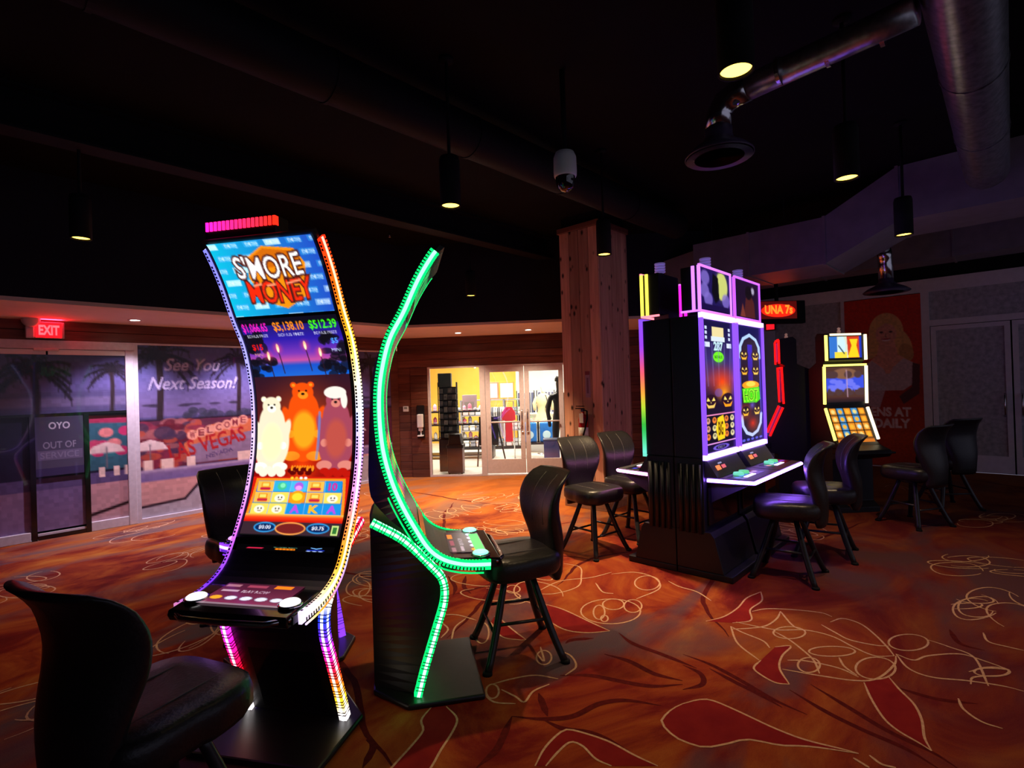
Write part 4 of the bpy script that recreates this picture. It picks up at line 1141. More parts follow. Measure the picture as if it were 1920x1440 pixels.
    be = bl.build('lower_bezel', GLOSSBLACK, t, True)
    return t, cmap, be
def deck(t, cmap, tint, btn):
    """button ledge with touch panel, round buttons and nose"""
    dk = MB().prism([(.10, .73), (.20, .733), (.36, .722), (.445, .712), (.452, .69), (.44, .665), (.15, .67)], -HW+.012, HW-.012, 1).build('button_ledge', GLOSSBLACK, t, bevel=.006)
    MB().tube([(.30, HW-.01, .706), (.425, HW-.02, .695), (.468, HW-.10, .690), (.470, 0, .688), (.468, -HW+.10, .690), (.425, -HW+.02, .695), (.30, -HW+.01, .706)], .013, 8).build('chrome_nose', CHROME, dk, True)
    cv = Canvas(64, 36, tint)
    cv.vgrad(0, 36, [(0, tuple(v*.55 for v in tint)), (1, tint)])
    cv.rect(2, 3, 14, 7, (.8, .55, .6), .7); cv.rect(20, 3, 36, 7, (.75, .3, .4), .7); cv.rect(42, 2, 56, 7, (1, .5, .1))
    cv.rect(4, 12, 18, 15, (.9, .8, .85), .7); cv.text('PLAY NOW', 32, 14, 22, 4, (.95, .9, .95))
    for k in range(5):
        col = (1, .65, .15) if k == 0 else (.88, .88, .95)
        cv.ellipse(8+12*k, 25, 5.2, 3.6, (.25, .08, .18)); cv.ellipse(8+12*k, 25, 4.6, 3.1, col)
    cv.rect(0, 33, 64, 36, (.55, .45, .5))
    # touch panel lies on the sloping ledge; far edge first
    paint('touch_panel', cv, lambda u, v: np.stack([.185+v*.20, (.5-u)*-2*.20, .7385-v*.0135+0*u], 1), SCREEN, t)
    for y in (-.235, .235):
        b = MB().lathe([(.040, 0), (.044, .004), (.042, .016), (.036, .021), (0, .023)], (.345, y, .721), 24).build('play_button', mat('button_'+btn[0], (.8, .8, .8), .3, emit=btn[1], strength=1.6), t, True)
        MB().lathe([(.043, 0), (.052, 0), (.052, .010), (.043, .012)], (.345, y, .7205), 24).build('button_ring', CHROME, b, True)
    return dk

# ---- art of the campfire game
c = Canvas(104, 62, (.1, .6, .85))
for x in range(104):
    t_ = x/103
    c.rect(x, 0, x+1, 62, (.05+.08*t_, .72-.42*t_, .86-.12*t_))
for i in range(7):
    y = i*10-2
    for k in range(6):
        x = k*21+(i % 2)*9-6
        c.rect(x, y+3, x+15, y+8, (.80, .95, 1) if (i+k) % 3 == 0 else (.20, .66, .90), .75 if x < 60 else .45)
        c.text("S'MORE", x+8, y+5.5, 12, 3.4, (.92, .96, 1), .02, al=.75)
c.poly([(34, 14), (52, 6), (82, 10), (88, 22), (80, 48), (58, 57), (36, 50), (28, 30)], (.95, .55, .06))
c.poly([(36, 15), (52, 8), (80, 12), (84, 22), (40, 24)], (.80, .40, .04))
dk_ = (.30, .10, .08)
bend = lambda q: np.stack([q[..., 0], q[..., 1]+((q[..., 0]-52)/40)**2*-2.5], -1)
for o_, col in ((.075, dk_), (.008, (1, 1, 1))): c.text("S'MORE", 51, 23, 66, 18, col, o_, fn=bend)
for o_, col in ((.075, dk_), (.010, (.93, .16, .05))): c.text('MONEY', 55, 43, 64, 17, col, o_, fn=bend)
c.line([(30, 37), (38, 36)], 1.6, (1, .6, .45)); c.line([(44, 37.5), (52, 37)], 1.6, (1, .6, .45)); c.line([(64, 37), (78, 35)], 1.4, (1, .6, .45))
TOP_CV = c
W_, H_ = 150, 290
c = Canvas(W_, H_, (.05, .05, .1))
c.vgrad(0, 82, [(0, (.10, .09, .32)), (.35, (.16, .10, .62)), (.6, (.45, .20, .68)), (.72, (.75, .30, .60)), (.80, (.10, .30, .75)), (1, (.05, .40, .85))])
for i in range(60): c.ellipse(rnd.choice([rnd.uniform(0, 36), rnd.uniform(112, 150)]), rnd.uniform(22, 80), rnd.uniform(4, 10), rnd.uniform(3, 8), (.06, .05, .09), al=.75)
c.rect(0, 0, W_, 10, (.05, .04, .10))
c.vgrad(80, 290, [(0, (.18, .08, .14)), (.25, (.30, .08, .10)), (.5, (.55, .03, .03)), (1, (.6, .05, .03))])
for s_, x, wd, col in (('$1,066.65', 22, 38, (.95, .12, .75)), ('$5,138.10', 74, 46, (1, .55, .08)), ('$512.39', 126, 40, (.25, .95, .10))):
    c.text(s_, x, 13, wd, 13, col, .02); c.text('BONUS PRIZE', x, 24, wd*.85, 4, (.85, .85, .95), 0)
c.text('$15', 16, 40, 16, 9, (.95, .1, .1), .02); c.text('MINI', 16, 50, 14, 4, (.9, .6, .6)); c.text('$5', 136, 36, 10, 8, (.3, .6, 1), .02); c.text('MINI', 136, 48, 14, 4, (.8, .9, 1))
for x, y in ((30, 52), (47, 42), (90, 40), (111, 50)):
    c.line([(x, y+5), (x+4, y+34)], 1.4, (.15, .08, .12)); c.glow(x, y, 11, (.95, .25, .45), .8); c.ellipse(x, y, 2.2, 6, (1, .75, .6)); c.ellipse(x, y+2, 1.4, 3.5, (1, .95, .8))
def bear(cx, top, bw, bh, body, light, belly):
    c.ellipse(cx, top+bh*.62, bw*.52, bh*.40, body, soft=2); c.ellipse(cx, top+bh*.36, bw*.38, bh*.24, body, soft=2)
    c.ellipse(cx, top+bh*.14, bw*.27, bh*.125, body, soft=1.5)
    for s_ in (-1, 1):
        c.ellipse(cx+s_*bw*.22, top+bh*.045, bw*.085, bh*.04, body); c.ellipse(cx+s_*bw*.22, top+bh*.045, bw*.045, bh*.02, light)
        c.ellipse(cx+s_*bw*.40, top+bh*.50, bw*.12, bh*.19, body, s_*.35, soft=1.5); c.ellipse(cx+s_*bw*.34, top+bh*.67, bw*.10, bh*.05, light)
        c.ellipse(cx+s_*bw*.30, top+bh*.95, bw*.22, bh*.06, light)
        c.ellipse(cx+s_*bw*.09, top+bh*.12, bw*.028, bh*.012, (.08, .04, .04))
    c.ellipse(cx, top+bh*.62, bw*.30, bh*.24, belly, soft=6)
    c.ellipse(cx, top+bh*.175, bw*.13, bh*.05, light); c.ellipse(cx, top+bh*.16, bw*.045, bh*.016, (.10, .05, .05))
c.glow(75, 150, 90, (1, .35, .05), .7)
bear(75, 88, 62, 104, (.93, .30, .04), (1, .55, .12), (1, .62, .10))
bear(24, 106, 54, 100, (.92, .88, .76), (1, .98, .92), (1, .95, .72))
bear(125, 100, 54, 104, (.62, .26, .34), (.85, .50, .45), (.72, .30, .26))
c.ellipse(125, 104, 17, 8, (.93, .90, .86)); c.ellipse(138, 114, 5, 11, (.93, .90, .86)); c.line([(100, 130), (96, 190)], 4, (.35, .55, .9), .6)
c.glow(75, 204, 30, (1, .30, .03), .9)
for k in range(9): c.ellipse(58+4*k, 206+3*math.sin(k*2), 5, 3, (.35, .02, .02)); c.ellipse(60+4*k, 203, 2, 4, (1, .55, .1))
for k in range(6): c.ellipse(8+7*k, 205+(k % 2)*4, 7, 5, (.95, .90, .82)); c.ellipse(110+7*k, 206+(k % 2)*4, 7, 4, (.72, .08, .04))
c.rect(0, 214, W_, 270, (.80, .10, .05)); c.poly([(6, 216), (144, 216), (150, 270), (0, 270)], (.95, .55, .12)); c.poly([(10, 219), (140, 219), (145, 262), (5, 262)], (.10, .45, .75))
cells = [(0, 0, 'b'), (1, 0, 'c'), (2, 0, 'p'), (3, 0, 'b'), (4, 0, '10'), (0, 1, 'b'), (1, 1, 'm'), (2, 1, 'o'), (3, 1, 'b'), (4, 1, 'm'), (0, 2, 'm'), (1, 2, 'm'), (2, 2, 'A'), (3, 2, 'K'), (4, 2, 'A')]
for i, j, k in cells:
    x0 = 10-j*1.8+i*(26+j*.8); x1 = x0+25+j*.8; y0 = 219.5+j*14.4; y1 = y0+13.6; xc, yc = (x0+x1)/2, (y0+y1)/2
    c.rect(x0, y0, x1, y1, {'b': (.96, .72, .30), 'c': (.20, .68, .85), 'p': (.28, .72, .90), 'm': (.98, .84, .35), 'o': (.95, .5, .1)}.get(k, (.10, .55, .85)))
    if k == 'b':
        c.rect(xc-7, y0+2, xc+7, y1-1, (.88, .55, .12)); c.rect(xc-5, y0+3, xc+5, y0+7, (1, .85, .4)); c.rect(xc-8, y1-5, xc+8, y1-2, (.75, .10, .25))
    elif k == 'm':
        c.ellipse(xc, yc+1, 8, 5, (.98, .95, .85)); c.ellipse(xc-2, yc, 1, 1.2, (.1, .08, .08)); c.ellipse(xc+3, yc, 1, 1.2, (.1, .08, .08)); c.line([(xc-2, yc+3), (xc+3, yc+3)], .8, (.3, .15, .1))
    elif k == 'c': c.ellipse(xc, yc, 7, 5, (.25, .75, .55)); c.ellipse(xc+1, yc-1, 4, 3, (.5, .9, .7))
    elif k == 'p': c.ellipse(xc, yc, 7, 5.5, (.65, .35, .85)); c.ellipse(xc, yc+2, 5, 3, (.95, .6, .9))
    elif k == 'o': c.ellipse(xc, yc, 12, 9, (1, .60, .08)); c.ellipse(xc, yc-1, 8, 5, (1, .85, .2))
    else: c.text(k, xc, yc, 12, 9, {'A': (.70, .30, .85), 'K': (1, .7, .15)}.get(k, (.75, .2, .6)), .05)
for k in range(1, 5): c.line([(10+26*k, 219), (5+28*k, 262)], .6, (.9, .95, 1), .8)
for k, col in enumerate(((1, .8, .2), (1, .7, .2), (.95, .95, .95), (.95, .95, .95))): c.ellipse(62+7*k, 215.5, 2.6, 1.7, col)
c.vgrad(262, 272, [(0, (.95, .75, .3)), (.4, (.95, .25, .08)), (1, (.75, .05, .02))]); c.rect(0, 272, W_, H_, (.22, .14, .18))
for x, s_ in ((36, '$0.00'), (116, '$0.75')): c.ellipse(x, 279, 17, 6.5, (.20, .62, .90)); c.ellipse(x, 279, 15, 5, (.04, .15, .35)); c.text(s_, x, 279, 18, 5, (.95, .95, 1), .02)
c.ellipse(75, 280, 23, 8, (1, .65, .3)); c.ellipse(75, 280, 21, 6.4, (.45, .12, .12)); c.rect(136, 275, 146, 287, (.75, .85, .5)); c.rect(138, 277, 144, 285, (.2, .45, .2))
c.vgrad(288, 290, [(0, (.05, .05, .06)), (1, (.05, .05, .06))])
MAIN_CV = c
simple_top = Canvas(30, 18, (.02, .10, .08)); simple_top.text('BONUS', 15, 9, 22, 8, (.3, .9, .5), .02)
simple_main = Canvas(30, 56, (.02, .06, .10)); simple_main.vgrad(0, 56, [(0, (.02, .10, .20)), (.5, (.10, .04, .20)), (1, (.02, .12, .06))])
for k in range(15): simple_main.ellipse(4+(k % 5)*5.5, 34+(k//5)*6, 2.2, 2.2, rnd.choice([(.9, .7, .1), (.2, .8, .3), (.8, .2, .5)]))

VI, BL, MG, RD, ORN, YE, WH, PU, GR = (.42, .15, 1), (.10, .22, 1), (1, .10, .75), (1, .04, .06), (1, .38, .04), (1, .80, .14), (1, .95, .95), (.62, .22, 1), (.02, .95, .42)
upL = [(0, (.95, .16, .05)), (.12, (1, .40, .05)), (.25, (1, .68, .12)), (.36, (1, .92, .70)), (.46, (.75, .78, 1)), (.56, (.80, .60, 1)), (.66, (1, .55, .85)), (.74, (1, .50, .25)), (.82, (1, .62, .10)), (.90, (1, .85, .55)), (1, (.85, .75, 1))]
upR = [(0, (.45, .45, .95)), (.3, (.60, .58, 1)), (.55, (.85, .72, .95)), (.75, (.80, .40, .95)), (.9, (.40, .16, .9)), (1, (.7, .4, .6))]
loL = [(0, (1, .06, .30)), (.12, RD), (.24, ORN), (.34, (1, .85, .5)), (.42, WH), (.48, BL), (.56, VI), (.64, MG), (.72, (1, .04, .25)), (.80, ORN), (.90, YE), (.97, WH), (1, WH)]
loR = [(0, VI), (.5, (.8, .3, 1)), (.62, MG), (.78, (1, .03, .12)), (.88, (1, .5, .4)), (.94, WH), (1, WH)]
t, cm, be = curved_machine('curved slot machine with rainbow light strips and three bears on its screen', (1.168, 2.640), 210.6, upL, upR, loL, loR, TOP_CV, MAIN_CV, None, None)
deck(t, cm, (.50, .16, .30), ('white', (1, .95, .95)))
# small lit displays on the lower bezel
cv = Canvas(110, 30, (.012, .010, .014))
cv.poly([(14, 14), (32, 14), (30, 20), (12, 20)], (.75, .12, .25))
cv.text('WELCOME PLAYER', 56, 11, 26, 3.6, (.55, .95, .75)); cv.rect(45, 15, 67, 23, (.95, .50, .06))
for k in range(6): cv.line([(45+4*k, 15), (45+4*k, 23)], .7, (.3, .1, .0))
cv.line([(45, 19), (67, 19)], .7, (.3, .1, 0))
cv.poly([(84, 6), (90, 10), (96, 6), (96, 9), (90, 14), (84, 9)], (.45, .72, 1)); cv.rect(80, 17, 99, 20, (.10, .20, .75))
for k in range(3): cv.ellipse(82+6.5*k, 24, 2.6, 2, (.65, .75, 1))
paint('ticket_display', cv, cm(.875, .775, HW-.03, .0065), attr_emit('bezel_lit', 1.4), t)
# crown lamp bar
cb = MB().box(.05, .15, -.315, .075, 2.374, 2.465).build('crown_mount', BLACK, t, bevel=.006)
mb = MB(); cs = []
for k in range(17):
    y = -.305+k*.023
    mb.box(.13, .156, y, y+.0135, 2.415, 2.458); u = k/16
    cs += [tuple((1-u)*np.array((1, .10, .60))+u*np.array((1, .12, .06)))]*8
mb.c = cs; o = mb.build('crown_lamps', LEDCORE, cb); o['kind'] = 'stuff'

green = [(0, GR), (1, GR)]
t, cm, be = curved_machine('curved slot machine with green light strips seen from its side', (1.815, 2.505), -35, green, green, green, green, simple_top, simple_main, None, None)
deck(t, cm, (.30, .18, .22), ('green', (.15, 1, .55)))
o = MB().box(.32, .38, -.16, .16, .7245, .7290).build('lit_bar', mat('green_bar', (.05, .3, .1), .4, emit=(.2, .9, .25), strength=.9), t)
blue = [(0, (.30, .2, 1)), (1, (.5, .2, 1))]
t, cm, be = curved_machine('curved slot machine with violet strips turned to the palm tree window', (1.475, 3.22), 92, blue, blue, blue, blue, simple_top, simple_main, None, None)
deck(t, cm, (.2, .1, .3), ('violet', (.6, .3, 1)))

# ================================================================ PORTRAIT SLOT MACHINES (two pairs back to back)
BODY2 = grain('cabinet_black', (.006, .006, .009), (.010, .010, .015), (1, 1, 1), 20, .42, spec=.45)
BELLY = grain('belly_grey', (.04, .04, .05), (.055, .055, .065), (1, 1, 1), 20, .4, spec=.5)
def solid(name, col, st):
    return mat(name, tuple(v*.3 for v in col), .4, emit=col, strength=st)
def portrait_machine(label, loc, rz, ledcols, led_s, box_hw, box_led, scr, topscr, deck_led, strong, os=-1, boff=0.0):
    """local +x is the front, y across; ledcols: stops down the side bars"""
    t = thing('portrait_slot_machine', label, 'slot machine', (loc[0], loc[1], 0), rz, 'tall portrait slot machines back to back')
    W = .355
    MB().box(.004, .47, -W, W, 0, .055).build('base_plate', BODY2, t, bevel=.008)
    MB().prism([(.004, .055), (.40, .055), (.33, .34), (.30, .38), (.004, .38)], -W, W, 1).build('kick_box', BODY2, t, bevel=.006)
    MB().box(.004, .255, -W, W, .38, .98).build('pedestal', BODY2, t, bevel=.006)
    MB().box(.255, .275, -W+.05, W-.05, .42, .74).build('door_panel', GLOSSBLACK, t, bevel=.006)
    for sg in (-1, 1):
        for k in range(4):
            MB().lathe([(.022, .36), (.022, .93)], (.055+k*.055, sg*W, 0), 10).build('rib', BODY2, t, True)
    MB().box(.004, .262, -W+.01, W-.01, .98, 2.165).build('screen_cabinet', BODY2, t, bevel=.006)
    # lit frame
    z0, z1, hw, bw = 1.0, 2.15, .345, .028
    def bar(nm, mb_pts, stops, st, wh=0):
        pass
    def vbar(y, wd, side):
        n = 24; mb = MB(); cs = []
        for k in range(n):
            z = z1-(z1-z0)*k/(n-1); u = k/(n-1)
            cc = [np.interp(u, [s[0] for s in ledcols], [s[1][i] for s in ledcols]) for i in range(3)]
            mb.v += [(.258, y-wd/2, z), (.290, y-wd/2, z), (.290, y+wd/2, z), (.258, y+wd/2, z)]; cs += [cc]*4
        mb.f = [(4*i+k, 4*i+(k+1) % 4, 4*i+4+(k+1) % 4, 4*i+4+k) for i in range(n-1) for k in range(4)]+[(3, 2, 1, 0), (4*n-4, 4*n-3, 4*n-2, 4*n-1)]
        mb.c = cs; mb.build('frame_light', attr_emit('frame_led_%g' % led_s, led_s), t)
    vbar(-hw, bw, -1); vbar(hw, bw, 1)
    for z, cc in ((z1+.012, ledcols[0][1]), (z0-.012, ledcols[-1][1])):
        mb = MB().box(.258, .290, -hw-bw/2, hw+bw/2, z-.022, z+.022); mb.c = [strong if strong else tuple(.5*v for v in cc)]*8
        mb.build('frame_light', attr_emit('frame_led_%g' % (led_s*4), led_s*4), t)
    paint('portrait_screen', scr, lambda u, v: np.stack([np.full_like(u, .2705), (u-.5)*2*(hw-bw/2-.004), z1-.012-v*(z1-z0-.024)], 1), SCREEN2, t)
    # header box
    zb0, zb1, d0, d1 = 2.21, 2.575, .10, .262
    MB().box(.06, .2, boff-.10, boff+.10, 2.16, 2.215).build('header_neck', BODY2, t)
    hb = MB().box(d0, d1, boff-box_hw, boff+box_hw, zb0, zb1).build('header_box', BODY2, t, bevel=.006)
    for y in (boff-box_hw-.006, boff+box_hw+.006):
        for x_ in (d1, d1-.05):
            mb = MB().box(x_-.012, x_+.012, y-.008, y+.008, zb0, zb1); mb.c = [box_led[0]]*8
            mb.build('header_light', attr_emit('box_led', 2.0), hb)
        mb = MB().box(d0, d1+.012, y-.008, y+.008, zb0-.016, zb0); mb.c = [box_led[1]]*8; mb.build('header_light', attr_emit('box_led', 2.0), hb)
    for z in (zb0-.008, zb1+.004):
        mb = MB().box(d1-.004, d1+.012, boff-box_hw-.014, boff+box_hw+.014, z-.008, z+.008); mb.c = [box_led[1]]*8; mb.build('header_light', attr_emit('box_led', 2.0), hb)
    paint('header_screen', topscr, lambda u, v: np.stack([np.full_like(u, d1+.004), boff+(u-.5)*2*(box_hw-.015), zb1-.012-v*(zb1-zb0-.024)], 1), SCREEN2, hb)
    # candle on top
    ca = MB().lathe([(.03, 2.575), (.03, 2.60), (.02, 2.605)], (.18, boff, 0), 16).build('candle_base', DARKMETAL, t, True)
    for k in range(4):
        MB().lathe([(.030, 2.606+k*.024), (.048, 2.610+k*.024), (.048, 2.622+k*.024), (.030, 2.626+k*.024)], (.18, boff, 0), 20).build('candle_ring', mat('candle', (.45, .42, .6), .3, emit=(.3, .2, .75), strength=.25), ca, True)
    # ledge with light edge
    pl = [(.24, os*.31), (.42, os*.285), (.62, os*.25), (.62, -os*.372), (.24, -os*.372)]
    lg = MB().prism(pl, .775, .822, 2).build('button_ledge', BELLY, t, bevel=.006)
    MB().prism([(.24, .62), (.26, .60), (.58, .775), (.24, .775)], -.25, .25, 1).build('ledge_belly', BELLY, t)
    pts = [(.27, os*.315), (.42, os*.292), (.615, os*.258), (.628, os*.245), (.628, 0), (.628, -os*.365)]
    mb = MB().tube([(x_, y_, .80) for x_, y_ in pts], .0135, 8); mb.c = [deck_led]*len(mb.v)
    mb.build('ledge_light', attr_emit('ledge_led_%d' % (34 if strong else 12), 34.0 if strong else 12.0), t, True)
    # slanted instrument strip and buttons
    ip = MB().prism([(.24, .822), (.36, .826), (.275, .96), (.24, .985)], -.32, .32, 1).build('instrument_panel', BELLY, t)
    def pad(x_, y_, z_, w_, h_, col, st=1.2):
        b_ = MB().box(-.004, .006, -w_/2, w_/2, -h_/2, h_/2).xform(Matrix.Translation((x_, y_, z_)) @ Matrix.Rotation(-.565, 4, 'Y')).build('lit_pad', solid('pad_%g_%g_%g' % col, col, st), ip)
    pad(.318, -.20, .893, .075, .04, (1, .25, .08)); pad(.318, -.09, .893, .065, .03, (.9, .15, .2), .9); pad(.300, -.13, .923, .06, .012, (.5, .5, .8), .6)
    for y_, col in ((.10, (.2, .9, .6)), (.22, (.15, .8, .35))):
        b_ = MB().lathe([(.040, 0), (.044, .004), (.040, .022), (0, .026)], (.43, y_-.16, .823), 20).build('play_button', solid('btn_%g_%g_%g' % col, col, .8), t, True)
    cv = Canvas(40, 16, (.03, .02, .08))
    for k in range(5): cv.ellipse(5+7.5*k, 8, 2.6, 2.4, rnd.choice([(.7, .6, .9), (.9, .4, .5), (.3, .3, .9)]))
    paint('button_panel', cv, lambda u, v: np.stack([.40+v*.14, -.25+u*.50, np.full_like(u, .8235)], 1), SCREEN2, t)
    MB().box(.50, .53, -.14, .06, .823, .828).build('lit_bar', solid('bar_white', (.75, .65, 1), 2.0), lg)
    return t
SCREEN2 = attr_emit('screen_lit_b', 1.15, .22)
def pumpkin(c, x, y, s, col=(.95, .50, .08), face=(1, .88, .45)):
    c.ellipse(x, y, s, s*.9, (.16, .05, .12))
    c.poly([(x-.65*s, y-.1*s), (x-.45*s, y-.55*s), (x-.1*s, y-.05*s)], face); c.poly([(x+.65*s, y-.1*s), (x+.45*s, y-.55*s), (x+.1*s, y-.05*s)], face)
    c.poly([(x-.75*s, y+.1*s), (x-.35*s, y+.45*s), (x+.35*s, y+.45*s), (x+.75*s, y+.1*s), (x+.45*s, y+.8*s), (x-.45*s, y+.8*s)], col)
    c.poly([(x-.1*s, y+.2*s), (x+.1*s, y+.2*s), (x, y-.02*s)], face)
s1 = Canvas(64, 220, (.05, .04, .16))
s1.vgrad(0, 220, [(0, (.06, .05, .22)), (.3, (.22, .16, .42)), (.45, (.45, .20, .35)), (.62, (.10, .05, .14)), (1, (.08, .05, .20))])
s1.rect(20, 12, 44, 28, (.92, .85, .62)); s1.rect(18, 28, 46, 36, (.85, .90, .95)); s1.text('287', 32, 44, 18, 14, (.80, .95, .98), .04)
for x in (5, 50): s1.rect(x, 38, x+10, 46, (.85, .88, .98))
for k in range(3): s1.rect(6, 12+8*k, 10, 17+8*k, (.8, .85, 1)); s1.rect(54, 12+8*k, 58, 17+8*k, (.8, .85, 1))
s1.glow(32, 64, 18, (.3, .9, .2), .6); s1.ellipse(32, 62, 11, 9, (.45, .95, .15)); s1.text('BONUS', 32, 62, 16, 5, (.15, .45, .05), .02)
for k in range(5): s1.line([(6+13*k, 40), (10+11*k, 110)], 2.0, (.5, .45, .75), .45)
s1.glow(38, 104, 34, (1, .25, .03), .95); s1.glow(42, 122, 24, (1, .65, .08), .95)
pumpkin(s1, 14, 136, 13, (.98, .80, .40)); pumpkin(s1, 49, 136, 14, (1, .62, .08)); s1.ellipse(30, 122, 8, 7, (.45, .3, .7), al=.6)
s1.line([(0, 158), (64, 158)], 2, (.95, .55, .75)); s1.rect(0, 159, 64, 204, (.06, .04, .12))
for i in range(5):
    for j in range(3):
        x, y = 7+12.5*i, 167+13*j; col = rnd.choice([(.9, .85, .6), (.95, .5, .2), (.4, .8, .85), (.85, .6, .5)])
        s1.ellipse(x, y, 4.2, 5.2, col); s1.ellipse(x, y-1, 2, 2.4, (.1, .06, .1), al=.5)
s1.poly([(26, 164), (38, 160), (42, 180), (40, 200), (26, 202), (22, 182)], (1, .82, .10)); s1.text('BIG', 32, 182, 10, 22, (.25, .12, .0), .03)
s1.line([(0, 205), (64, 205)], 2, (.9, .6, .9)); s1.ellipse(32, 213, 14, 4, (.45, .35, .85), ring=1.6); s1.text('CREDIT', 32, 213, 14, 3, (.8, .8, 1))
s2 = Canvas(64, 220, (.03, .03, .14))
s2.vgrad(0, 220, [(0, (.08, .07, .30)), (1, (.05, .05, .24))])
s2.rect(8, 40, 56, 184, (.10, .05, .16)); s2.ellipse(32, 44, 24, 28, (.12, .06, .18)); s2.ellipse(32, 180, 24, 26, (.30, .06, .16))
s2.poly([(8, 44), (8, 180), (14, 196), (32, 206), (50, 196), (56, 180), (56, 44), (50, 28), (32, 18), (14, 28)], (.13, .06, .18))
s2.vgrad(36, 110, [(0, (.22, .12, .75)), (1, (.20, .06, .55))], 26, 38)
s2.line([(7, 60), (8, 40), (16, 26), (32, 18), (48, 26), (56, 40), (57, 60)], 6, (.70, .82, 1)); s2.line([(7, 168), (9, 186), (18, 200), (32, 206), (46, 200), (55, 186), (57, 168)], 6, (.74, .80, 1))
s2.line([(7, 60), (7, 168)], 1.6, (.4, .4, .9)); s2.line([(57, 60), (57, 168)], 1.6, (.4, .4, .9))
s2.glow(16, 160, 22, (1, .35, .05), .8); s2.glow(34, 184, 20, (1, .15, .05), .8)
for y in (56, 84, 160): pumpkin(s2, 17, y, 10.5, (1, .72, .20)); pumpkin(s2, 46, y, 10.5, (.98, .80, .36))
s2.ellipse(32, 112, 22, 8, (1, .62, .08)); s2.ellipse(32, 110, 12, 5, (1, .85, .3))
s2.poly([(10, 118), (54, 116), (56, 140), (46, 146), (12, 144)], (.30, .85, .05)); s2.text('HOT', 32, 131, 36, 20, (.62, 1, .18), .06); s2.text('HOT', 32, 131, 34, 18, (.10, .40, .03), -.01)
s2.glow(34, 150, 12, (.5, .4, .9), .8)
for k in range(5): s2.ellipse(10+11*k, 213, 4, 2.4, (.35, .35, .85))
t1 = Canvas(44, 26, (.12, .08, .32)); t1.glow(31, 9, 13, (.80, .85, .42), .95); t1.ellipse(31, 9, 9, 9, (.78, .80, .45)); t1.poly([(18, 2), (26, 4), (27, 18), (21, 21), (16, 14)], (.05, .04, .08))
for x, y in ((7, 6), (6, 14), (37, 18), (11, 19)): t1.ellipse(x, y, 6, 4.5, (.50, .42, .78), al=.8)
t1.rect(0, 22, 44, 26, (.10, .05, .25))
t2 = Canvas(44, 26, (.12, .06, .16)); t2.poly([(14, 26), (19, 12), (26, 8), (34, 14), (36, 26)], (.30, .12, .12)); t2.poly([(8, 26), (13, 16), (18, 26)], (.45, .20, .16)); t2.ellipse(32, 6, 3, 2.5, (.65, .62, .72)); t2.ellipse(24, 8, 6, 5, (.08, .05, .08))
dimA = Canvas(16, 40, (.10, .07, .22)); dimB = Canvas(16, 10, (.2, .1, .3))
LV = (.56, .36, 1)
purple = [(0, (.52, .30, 1)), (1, (.50, .28, 1))]
BY = 2.125
portrait_machine('tall slot machine with white and purple light frame and a burning pumpkin game', (4.60, BY), math.radians(-90), purple, 1.5, .325, ((.72, .45, 1), (.75, .42, .95)), s1, t1, LV, (.64, .48, 1))
portrait_machine('tall slot machine with purple light frame and an oval ring of pumpkins', (5.36, BY), math.radians(-90), purple, 1.5, .325, ((.66, .30, .95), (.70, .35, .95)), s2, t2, LV, (.64, .48, 1), 1)
rainb = [(0, (.55, .30, 1)), (.18, (.60, .25, .95)), (.38, (.95, .35, .45)), (.52, (1, .60, .25)), (.64, (.75, .85, .2)), (.80, (.15, .70, .25)), (1, (.45, .95, .85))]
portrait_machine('tall slot machine with a yellow topped header, its rainbow edge toward the pillar', (4.60, BY), math.radians(90), rainb, 1.2, .19, ((1, .92, .30), (1, .50, .55)), dimA, dimB, (1, .55, .92), None, 1, .14)
portrait_machine('tall slot machine with magenta header lights, backing the pumpkin ring game', (5.36, BY), math.radians(90), rainb, 1.2, .19, ((1, .12, .85), (.80, .40, .85)), dimA, dimB, (1, .55, .92), None, -1, .14)

